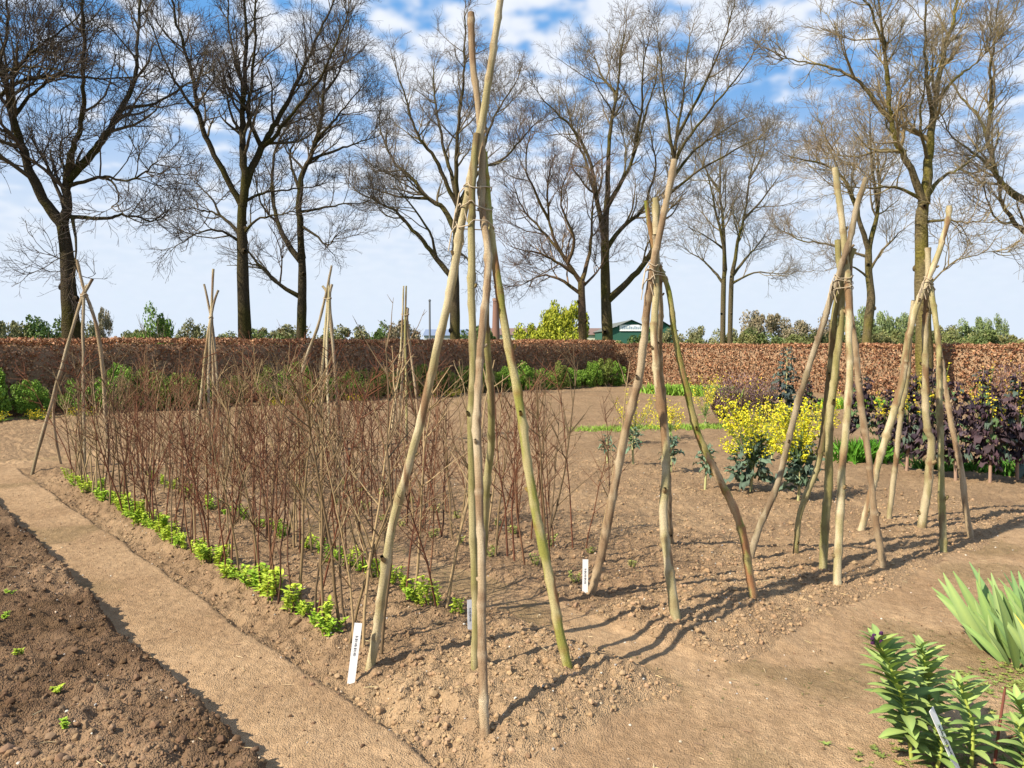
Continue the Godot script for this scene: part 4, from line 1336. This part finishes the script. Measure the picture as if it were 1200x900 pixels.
func build_hedge_foot() -> void:
	rng.seed = 61
	var b := 1.6
	var k := 0
	while b < 22.5:
		var h := rng.randf_range(0.62, 1.05)
		var w := rng.randf_range(0.5, 0.75)
		var at := g(19.35 + rng.randf_range(-0.15, 0.15), b, 0.0)
		var bright := b < 5.0 or rng.randf() < 0.35
		bush("leafy_perennial", "bushy green perennial growing at the foot of the shaded beech hedge", "perennial", at, w, h, Color(0.17, 0.3, 0.04) if bright else Color(0.17, 0.22, 0.045), "perennials along the shaded hedge", k)
		b += rng.randf_range(0.55, 0.95)
		k += 1
	var bm := flower_mesh(0.22, 0.3, 0.1, 40, 9, Color(0.62, 0.5, 0.03))
	for bb in [2.3, 3.1, 3.9, 8.4, 9.3, 10.6, 13.0, 13.9]:
		var o := base("yellow_flower_clump", g(18.75, bb, 0.0), "low clump of yellow flowers before the shaded hedge perennials", "flowers", "yellow flowers along the hedge foot", bb)
		tag(put(bm, M.petal, "flowers", o), "", "", "", "stuff")
		var lf := MB.new()
		for i in 40:
			var t := rng.randf() * TAU
			lf.col = vary(Color(0.11, 0.19, 0.04), 0.2)
			lf.leaf(Vector3(cos(t), 0.05, sin(t)) * rng.randf() * 0.28, Vector3(cos(t), 0.6, sin(t)).normalized(), Vector3.UP, 0.16, 0.05, 0.7, 0.2, 3)
		tag(put(lf.mesh(), M.leaf, "foliage", o), "", "", "", "stuff")

func build_foreground() -> void:
	rng.seed = 88
	# sword leaves
	var o := base("iris_clump", Vector3(2.93, height(Vector3(2.93, 0, -3.86).dot(AX), Vector3(2.93, 0, -3.86).dot(BX)), -3.86), "clump of broad sword-shaped green iris leaves beside the path", "iris")
	var swords := []
	for k in 6:
		var mb := MB.new()
		mb.col = vary(Color(0.2, 0.31, 0.12), 0.28)
		if k == 5: mb.col = Color(0.5, 0.42, 0.08)
		mb.leaf(Vector3.ZERO, Vector3.UP, Vector3(0, 0, 1), 1.0, 0.125, rng.randf_range(0.1, 0.8), 0.25, 9, 0.7)
		swords.append(mb.mesh())
	for i in 210:
		var p := Vector3(rng.randf_range(-0.46, 0.5), -0.02, rng.randf_range(-0.2, 0.24))
		var lean := Vector3(p.x * 1.0 - 0.1 + rng.randf_range(-0.3, 0.3), 1, p.z * 0.9 + rng.randf_range(-0.22, 0.22)).normalized()
		var s := rng.randf_range(0.24, 0.47)
		var bs := Basis(Quaternion(Vector3.UP, lean)) * Basis(Vector3.UP, rng.randfn() * 0.6)
		put(swords[5 if rng.randf() < 0.04 else rng.randi() % 5], M.leaf, "leaf", o, Transform3D(bs * Basis.from_scale(Vector3(s * 1.15, s, s)), p))
	# upright stems set with pairs of pointed leaves
	var blades := []
	for k in 6:
		var mb := MB.new()
		mb.col = vary(Color(0.215, 0.315, 0.105), 0.26)
		mb.leaf(Vector3.ZERO, Vector3(0, 0, 1), Vector3.UP, 1.0, 0.34, rng.randf_range(0.25, 0.9), 0.3, 7, 0.75)
		blades.append(mb.mesh())
	var stems := [[1.545, -2.9, 1.41, 0.46, -2.93, 32, 0.145, "tallest leafy stem with tiny dark purple buds beside the path"], [1.68, -3.08, 1.67, 0.37, -3.1, 26, 0.12, "dark leafy stem behind the tallest one"],
		[1.745, -2.86, 1.7, 0.32, -2.89, 15, 0.12, "leafy stem growing beside the tilted white label"], [1.6, -2.85, 1.585, 0.17, -2.84, 12, 0.11, "short leafy shoot at the foot of the tallest stem"],
		[2.02, -2.92, 1.96, 0.22, -2.95, 13, 0.12, "low leafy shoot beside the thin brown twig"], [2.18, -3.05, 2.2, 0.27, -3.08, 14, 0.12, "leafy shoot between the brown twig and the iris"], [1.88, -2.78, 1.87, 0.2, -2.8, 9, 0.1, "small leafy shoot in front of the brown twig"]]
	for s in stems:
		var fy := height(Vector3(s[0], 0, s[1]).dot(AX), Vector3(s[0], 0, s[1]).dot(BX))
		var t := base("leafy_plant", Vector3(s[0], fy, s[1]), s[7], "plant", "leafy stems beside the path")
		var top: Vector3 = Vector3(s[2] - s[0], s[3], s[4] - s[1])
		var mb := MB.new()
		mb.col = Color(0.33, 0.38, 0.08)
		var mid: Vector3 = top * 0.5 + Vector3(0.025, 0, 0.01)
		mb.tube(smooth_line(PackedVector3Array([Vector3(0, -0.04, 0), mid, top]), 5), PackedFloat32Array([0.0075, 0.0075, 0.007, 0.007, 0.006, 0.006, 0.005, 0.005, 0.004, 0.003, 0.002]), 8)
		put(mb.mesh(), M.plain, "stem", t)
		for i in s[5]:
			var u: float = 0.12 + 0.88 * float(i) / s[5]
			var p := Vector3.ZERO.lerp(mid, u * 2) if u < 0.5 else mid.lerp(top, u * 2 - 1)
			for e in 2:
				var w: float = i * 1.57 + e * PI + rng.randf_range(-0.35, 0.35)
				var up := lerpf(0.35, 1.3, u * u) + rng.randf_range(-0.2, 0.3)
				var dirv := Vector3(cos(w), up, sin(w)).normalized()
				var L: float = s[6] * 1.05 * rng.randf_range(0.85, 1.15) * (1.0 - 0.5 * pow(u, 5.0)) * (0.75 + 0.25 * minf(1.0, u * 4))
				put(blades[rng.randi() % 6], M.leaf, "leaf", t, Transform3D(Basis.looking_at(-dirv, Vector3.UP).scaled_local(Vector3(L, L, L)), p))
		if s[5] == 32:
			var bud := clod_mesh(31, 1.3)
			for e in 5: put(bud, tint_material(Color(0.07, 0.02, 0.08)), "flower_bud", t, Transform3D(Basis.from_scale(Vector3.ONE * 0.009), top + Vector3(rng.randf_range(-0.03, 0.02), rng.randf_range(-0.015, 0.025), rng.randf_range(-0.02, 0.02))))
	var tw := MB.new()
	tw.col = Color(0.16, 0.06, 0.045)
	var at := Vector3(1.83, 0, -2.86)
	at.y = height(at.dot(AX), at.dot(BX))
	tw.tube(smooth_line(PackedVector3Array([Vector3(0, -0.05, 0), Vector3(0.015, 0.12, 0), Vector3(0.035, 0.3, 0.0)]), 4), PackedFloat32Array([0.006, 0.006, 0.0055, 0.0062, 0.005, 0.0056, 0.0048, 0.005, 0.004]), 7, true)
	var q := Vector3(0.012, 0.09, 0)
	tw.tube([q, q + Vector3(0.08, 0.03, 0.01), q + Vector3(0.19, 0.02, 0.02)], [0.004, 0.003, 0.002], 5)
	tag(put(tw.mesh(), M.twig, "brown_twig", self, Transform3D(Basis.IDENTITY, at)), "thin dark red-brown twig standing among the low leafy shoots", "twig")
	# loose low weeds under the leafy stems and the iris
	var wd := MB.new()
	for i in 9:
		var t := rng.randf() * TAU
		wd.leaf(Vector3.ZERO, Vector3(cos(t), 0.5, sin(t)).normalized(), Vector3.UP, rng.randf_range(0.5, 1.0), 0.28, 0.4, 0.2, 3)
	var xf := []
	var cl := []
	for i in 420:
		var c: Vector3 = [Vector3(1.62, 0, -2.9), Vector3(2.0, 0, -2.95), Vector3(2.5, 0, -3.66), Vector3(2.3, 0, -3.5)][i % 4]
		var p := c + Vector3(rng.randfn() * 0.17, 0, rng.randfn() * 0.1)
		p.y = height(p.dot(AX), p.dot(BX))
		xf.append(Transform3D(Basis(Vector3.UP, rng.randf() * TAU).scaled(Vector3.ONE * rng.randf_range(0.012, 0.035)), p))
		cl.append(vary(Color(0.19, 0.23, 0.06), 0.35))
	scatter("low_weeds", "low weeds around the leafy stems and the iris", wd.mesh(), M.leaf, xf, cl)

# ---------- far buildings ----------
func build_far() -> void:
	var w := base("warehouse", Vector3(18.4, -0.14, -150), "dark green double-gabled warehouse with a white sign", "warehouse")
	for gb in [[0.0, 9.4, 4.2, 6.2, 0.0], [8.6, 14.4, 4.2, 6.05, -4.0]]:
		var mb := MB.new()
		mb.col = Color(0.035, 0.105, 0.075)
		var x0: float = gb[0]
		var x1: float = gb[1]
		var zf: float = gb[4]
		var poly := [Vector3(x0, 0, zf), Vector3(x1, 0, zf), Vector3(x1, gb[2], zf), Vector3((x0 + x1) / 2, gb[3], zf), Vector3(x0, gb[2], zf)]
		for dz in [0.0, -30.0]:
			var s0 := mb.v.size()
			for p in poly:
				mb.v.append(p + Vector3(0, 0, dz)); mb.n.append(Vector3(0, 0, 1 if dz == 0.0 else -1)); mb.c.append(mb.col)
			mb.ix.append_array([s0, s0 + 4, s0 + 1, s0 + 1, s0 + 4, s0 + 2, s0 + 2, s0 + 4, s0 + 3])
		for e in [[x0, -1.0], [x1, 1.0]]:
			mb.quad(Vector3(e[0], gb[2] / 2, zf - 15), Vector3(0, 0, -15), Vector3(0, gb[2] / 2, 0))
		put(mb.mesh(), M.plain, "wall", w)
		for e in [x0, x1]:
			var rf := MB.new()
			rf.col = Color(0.12, 0.13, 0.12)
			var mid := Vector3((x0 + x1) / 2, gb[3] + 0.12, zf - 14.8)
			var low := Vector3(e + signf(e - mid.x) * 0.3, gb[2] - 0.02, zf - 14.8)
			rf.quad((mid + low) / 2, (low - mid) / 2, Vector3(0, 0, 15.4))
			put(rf.mesh(), M.plain, "roof", w)
	var sg := MB.new()
	sg.col = Color(0.75, 0.77, 0.8)
	sg.box(Vector3(2.4, 4.15, 0.05), Vector3(6.9, 5.35, 0.2))
	var so := put(sg.mesh(), M.plain, "sign", w)
	var tx := MB.new()
	tx.col = Color(0.25, 0.33, 0.42)
	for i in 11: tx.box(Vector3(2.85 + i * 0.34, 4.5, 0.21), Vector3(3.08 + i * 0.34, 4.86 + 0.12 * ((i * 5) % 3), 0.23))
	tag(put(tx.mesh(), M.plain, "sign_letters", so), "", "", "", "stuff")
	for L in [[-5.5, 24.0, 3.7, 5.1, -172.0, Color(0.17, 0.115, 0.1), Color(0.5, 0.52, 0.42), "long low building with a brown roof beside the warehouse"], [-20.0, -1.5, 3.6, 4.9, -176.0, Color(0.16, 0.2, 0.3), Color(0.4, 0.42, 0.42), "long low building with a blue-grey roof near the chimney"]]:
		var o := base("low_building", Vector3(L[0], -0.14, L[4]), L[7], "building")
		var len: float = L[1] - L[0]
		var mb := MB.new()
		mb.col = L[6]
		mb.box(Vector3(0, 0, -12), Vector3(len, L[2], 0))
		put(mb.mesh(), M.plain, "wall", o)
		for e in [1.0, -1.0]:
			var rf := MB.new()
			rf.col = L[5]
			var up := Vector3(len / 2, L[3] + 0.15, -6)
			var lo := Vector3(len / 2, L[2] - 0.05, -6 + 6.4 * e)
			rf.quad((up + lo) / 2, Vector3(len / 2 + 0.3, 0, 0), (lo - up) / 2)
			put(rf.mesh(), M.plain, "roof", o)
		for i in int(len / 2.6):
			var wn := MB.new()
			wn.col = Color(0.07, 0.085, 0.1)
			wn.box(Vector3(0.8 + i * 2.6, 1.3, 0.002), Vector3(2.2 + i * 2.6, 2.5, 0.06))
			put(wn.mesh(), M.label, "window", o)
	var ch := base("factory_chimney", Vector3(-3.5, -0.14, -168), "tall round red-brick chimney rising above the low roofs", "chimney")
	var cb := MB.new()
	cb.col = Color(0.2, 0.11, 0.09)
	cb.tube([Vector3.ZERO, Vector3(0, 6, 0), Vector3(0, 11.4, 0)], [0.95, 0.78, 0.62], 14, true)
	put(cb.mesh(), M.plain, "stack", ch)
	var cr := MB.new()
	cr.col = Color(0.26, 0.16, 0.13)
	cr.tube([Vector3(0, 10.9, 0), Vector3(0, 11.5, 0)], [0.74, 0.74], 14, true)
	put(cr.mesh(), M.plain, "rim", ch)
	var ms := base("steel_flue", Vector3(-17.5, -0.14, -165), "slim dark steel flue pipe standing above the bushes", "flue")
	var mb2 := MB.new()
	mb2.col = Color(0.13, 0.14, 0.16)
	mb2.tube([Vector3.ZERO, Vector3(0, 11.1, 0)], [0.23, 0.2], 10, true)
	put(mb2.mesh(), M.plain, "pipe", ms)
	var mb3 := MB.new()
	mb3.col = Color(0.13, 0.14, 0.16)
	mb3.tube([Vector3(0, 10.7, 0), Vector3(0, 10.9, 0)], [0.3, 0.3], 10, true)
	put(mb3.mesh(), M.plain, "collar", ms)
	var vd := base("viaduct", Vector3(108, -0.14, -180), "pale concrete road viaduct low on the horizon", "viaduct")
	var dk := MB.new()
	dk.col = Color(0.5, 0.5, 0.5)
	dk.box(Vector3(0, 2.0, -8), Vector3(60, 2.6, 0))
	put(dk.mesh(), M.plain, "deck", vd)
	for i in 5:
		var pr := MB.new()
		pr.col = Color(0.4, 0.4, 0.4)
		pr.box(Vector3(4 + i * 12, 0, -5), Vector3(5.2 + i * 12, 1.99, -2))
		put(pr.mesh(), M.plain, "pier", vd)
	var rl := MB.new()
	rl.col = Color(0.62, 0.63, 0.65)
	rl.box(Vector3(0, 2.62, -0.3), Vector3(60, 2.95, -0.15))
	put(rl.mesh(), M.plain, "guard_rail", vd)

func build_far_bushes() -> void:
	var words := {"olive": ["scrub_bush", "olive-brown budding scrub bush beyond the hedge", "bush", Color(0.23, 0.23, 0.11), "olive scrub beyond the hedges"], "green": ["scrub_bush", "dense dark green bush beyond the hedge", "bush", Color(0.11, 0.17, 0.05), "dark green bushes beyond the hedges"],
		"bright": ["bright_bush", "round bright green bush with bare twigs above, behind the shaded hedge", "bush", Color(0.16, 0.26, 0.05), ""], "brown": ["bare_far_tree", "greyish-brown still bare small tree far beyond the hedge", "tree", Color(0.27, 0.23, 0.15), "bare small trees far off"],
		"willow": ["willow", "yellow-green weeping willow in new leaf behind the shaded hedge", "willow", Color(0.34, 0.37, 0.035), "willows in new leaf"], "spring": ["far_tree", "light green young-leaved tree in the distant belt", "tree", Color(0.22, 0.28, 0.12), "green trees in the distant belt"]}  # far tints are lightened, with distance haze mixed into their colour
	var k := 0
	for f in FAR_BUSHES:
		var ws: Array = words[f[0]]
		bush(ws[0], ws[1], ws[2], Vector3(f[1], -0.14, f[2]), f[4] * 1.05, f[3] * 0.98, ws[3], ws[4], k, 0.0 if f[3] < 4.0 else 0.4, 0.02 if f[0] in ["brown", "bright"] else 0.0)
		k += 1
	rng.seed = 19
	var spots := []
	for i in 66: spots.append([-47.0 + i * 1.5 + rng.randf_range(-0.6, 0.6), rng.randf_range(-66, -50), rng.randf_range(1.9, 2.7), rng.randf_range(1.6, 2.5), rng.randi() % 3])
	for s in spots:
		if s[0] > -12.0 and s[0] < 15.0: s[2] = minf(s[2], rng.randf_range(1.5, 2.0))
		var col: Color = [Color(0.19, 0.21, 0.075), Color(0.14, 0.18, 0.06), Color(0.23, 0.23, 0.09)][s[4]]
		bush("low_scrub", "low green-brown scrub in the long strip beyond the hedges", "bush", Vector3(s[0], -0.14, s[1]), s[3], s[2], col, "low scrub strip beyond the hedges", k)
		k += 1

# ---------- sky ----------
func make_sky() -> Sky:
	var W := 2048
	var H := 1024
	var n1 := FastNoiseLite.new()
	n1.seed = 12
	n1.frequency = 5.8
	n1.fractal_octaves = 4
	n1.fractal_gain = 0.5
	var n2 := FastNoiseLite.new()
	n2.seed = 4
	n2.frequency = 0.5
	n2.fractal_octaves = 3
	var data := PackedByteArray()
	data.resize(W * H * 3)
	var hor := Color(0.66, 0.75, 0.87)
	for y in H:
		var el := (0.5 - (y + 0.5) / H) * PI
		var se := sin(el)
		var ce := cos(el)
		if el <= 0.0:
			var c := hor.lerp(Color(0.2, 0.2, 0.16), clampf(-el * 6.0, 0, 1)).linear_to_srgb()
			for x in W:
				var i := (y * W + x) * 3
				data[i] = int(c.r * 255); data[i + 1] = int(c.g * 255); data[i + 2] = int(c.b * 255)
			continue
		var deep := hor.lerp(Color(0.14, 0.37, 0.74), smoothstep(0.06, 0.36, el))
		var haze := 1.0 - smoothstep(0.02, 0.3, el)
		for x in W:
			var az := ((x + 0.5) / W - 0.5) * TAU
			var k := 1.0 / (se + 0.08)
			var px := sin(az) * ce * k
			var pz := -cos(az) * ce * k
			var big := n2.get_noise_2d(px * 0.7, pz * 0.7)
			var puff := n1.get_noise_2d(px, pz * 0.85)
			var cov := clampf(0.52 + big * 1.1 + puff * 1.35, 0, 1)
			cov = cov * cov * (3 - 2 * cov)
			cov = lerpf(cov, 0.62 + 0.25 * puff, haze * 0.8)
			var white := Color(0.74, 0.78, 0.86).lerp(Color(0.86, 0.89, 0.95), clampf(0.5 + puff, 0, 1))
			var c := deep.lerp(white.lerp(hor, haze * 0.85), cov * 0.92).linear_to_srgb()
			var i := (y * W + x) * 3
			data[i] = int(clampf(c.r, 0, 1) * 255); data[i + 1] = int(clampf(c.g, 0, 1) * 255); data[i + 2] = int(clampf(c.b, 0, 1) * 255)
	var im := Image.create_from_data(W, H, false, Image.FORMAT_RGB8, data)
	var pm := PanoramaSkyMaterial.new()
	pm.panorama = ImageTexture.create_from_image(im)
	var s := Sky.new()
	s.sky_material = pm
	return s

func _ready() -> void:
	nz.seed = 2
	nz.frequency = 0.1
	nz.fractal_octaves = 3
	nz2.seed = 6
	nz2.frequency = 0.1
	nz2.fractal_octaves = 2
	# camera: standing eye height, looking a little down
	var cam := Camera3D.new()
	cam.name = "camera"
	add_child(cam)
	cam.position = Vector3(0, 1.6, 0)
	cam.rotation_degrees = Vector3(-3.0, 0, 0)
	cam.fov = 52.82
	cam.far = 4000
	cam.current = true
	var env := Environment.new()
	env.background_mode = Environment.BG_SKY
	env.sky = make_sky()
	env.tonemap_mode = Environment.TONE_MAPPER_LINEAR
	env.tonemap_exposure = 1.9
	env.background_energy_multiplier = 0.6
	env.ambient_light_source = Environment.AMBIENT_SOURCE_SKY
	env.sdfgi_enabled = true
	env.ssao_enabled = true
	env.ssil_enabled = true
	var we := WorldEnvironment.new()
	we.environment = env
	we.name = "world_environment"
	add_child(we)
	# sun: behind the viewer's left shoulder, about 42 degrees up
	var sun := DirectionalLight3D.new()
	sun.name = "sun"
	add_child(sun)
	sun.light_color = Color(1.0, 0.95, 0.86)
	sun.light_energy = 1.6
	sun.light_angular_distance = 0.5
	sun.shadow_enabled = true
	var e := deg_to_rad(42.0)
	var to_sun := Vector3(-0.85 * cos(e), sin(e), 0.52 * cos(e)).normalized()
	sun.look_at_from_position(to_sun * 100.0, Vector3.ZERO)
	make_materials()
	build_ground()
	build_clods()
	make_clumps()
	# hedges: one across the far end of the rows, one along the far side
	var beech := [Color(0.31, 0.155, 0.08), Color(0.38, 0.225, 0.13), Color(0.21, 0.095, 0.052), Color(0.34, 0.185, 0.105)]
	build_hedge(g(20.5, -3.0, -0.05), g(20.5, 22.7, -0.05), 1.72, 0.9, 760, "shaded dark brown clipped beech hedge across the end of the rows", beech)
	build_hedge(g(21.2, 23.7, -0.05), g(3.0, 23.7, -0.05), 1.58, 0.9, 800, "sunlit copper-brown clipped beech hedge behind the kale", beech)
	var dark := Color(0.09, 0.072, 0.05)  # bark of the left trees, darkened to put their backlit shade into the colour
	var warm := Color(0.24, 0.19, 0.115)
	make_sprays()
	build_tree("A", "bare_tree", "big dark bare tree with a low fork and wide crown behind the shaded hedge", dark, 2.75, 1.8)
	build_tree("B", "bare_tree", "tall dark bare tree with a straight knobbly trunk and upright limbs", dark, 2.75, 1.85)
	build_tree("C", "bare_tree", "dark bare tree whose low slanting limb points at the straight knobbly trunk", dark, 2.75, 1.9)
	build_tree("D", "bare_tree", "broad bare tree standing behind the foremost bean teepee", Color(0.15, 0.12, 0.08), 2.6, 2.0)
	build_tree("E", "bare_tree", "reddish-trunked low bare tree beside the willow in new leaf", Color(0.2, 0.14, 0.095), 2.6, 2.1)
	build_tree("F", "bare_tree", "huge round-crowned bare tree with a thick slanting limb before the warehouse", Color(0.17, 0.135, 0.08), 2.3, 2.2)
	build_tree("G", "bare_tree", "narrow bare tree on twin straight stems", Color(0.19, 0.155, 0.1), 2.1, 2.6)
	build_tree("H", "bare_tree", "bare tree with a bulging burr on its pale trunk behind the kale hedge", warm, 2.75, 2.0)
	build_tree("I", "bare_tree", "thick pale-barked bare tree with mossy limbs and sawn stub", Color(0.25, 0.2, 0.11), 3.0, 1.7)
	build_tree("J", "bare_tree", "bare tree whose arching limbs reach in beyond the thick pale-barked tree", warm, 2.8, 1.8)
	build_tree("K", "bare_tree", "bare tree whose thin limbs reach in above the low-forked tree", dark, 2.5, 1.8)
	build_teepee("T1", "tall foremost teepee of five thick poles at the corner of the pea bed", true, "bean teepees at the path end")
	build_teepee("T2", "teepee of four poles with a peeling mossy red-brown leg by the second bed", true, "bean teepees at the path end")
	build_teepee("T3", "teepee of five straight poles with two long tips, between the mossy-legged and the pale-poled one", true, "bean teepees at the path end")
	build_teepee("T4", "teepee of five pale crooked poles beside the purple kale", true, "bean teepees at the path end")
	build_teepee("F1", "small far teepee at the far end of the outer pea row", false, "bean teepees at the hedge end")
	build_teepee("F2", "far teepee with a tight bundle and three spread tips", false, "bean teepees at the hedge end")
	build_teepee("F3", "far teepee with one crooked slanting leg behind the pea sticks", false, "bean teepees at the hedge end")
	build_teepee("F4", "far teepee of thin straight canes at the last row", false, "bean teepees at the hedge end")
	make_sticks()
	rng.seed = 500
	var mix := func(red: float): return rng.randi() % 8 if rng.randf() < red else 8 + rng.randi() % 8
	stick_row(2.0, 3.35, 10.4, 0.09, func(a): return mix.call(0.75 if a > 4.3 and a < 7.8 else 0.35), "twiggy stick standing in the outer pea row", "pea sticks in the outer row")
	stick_row(2.62, 3.6, 10.4, 0.105, func(_a): return mix.call(0.5), "twiggy stick standing in the inner pea row beside the narrow path", "pea sticks in the inner row")
	stick_row(3.62, 3.65, 10.3, 0.115, func(_a): return mix.call(0.62), "twiggy stick in the second bed beside the narrow path", "pea sticks in the second bed")
	stick_row(4.2, 3.75, 10.3, 0.12, func(_a): return mix.call(0.65), "reddish twiggy stick in the second bed beside the open soil", "pea sticks along the open soil")
	build_peas()
	plant_label(Vector3(-0.765, 0.02, -3.62), Vector3(-0.74, 0.255, -3.66), 0.036, Vector3(0.1, 0.1, 1), "white plant label beside the pale leg of the foremost teepee")
	plant_label(Vector3(-0.23, 0.0, -4.2), Vector3(-0.235, 0.18, -4.22), 0.03, Vector3(0.5, 0.1, 1), "white plant label at the end of the inner pea row")
	plant_label(Vector3(0.46, 0.0, -4.8), Vector3(0.465, 0.235, -4.83), 0.036, Vector3(0.1, 0.1, 1), "white plant label at the foot of the second bed's teepee")
	plant_label(Vector3(1.68, -0.03, -2.8), Vector3(1.554, 0.246, -2.8), 0.032, Vector3(0.35, 0.3, 0.6), "tilted white plant label among the leafy stems")
	build_crops()
	build_hedge_foot()
	build_foreground()
	build_far()
	build_far_bushes()
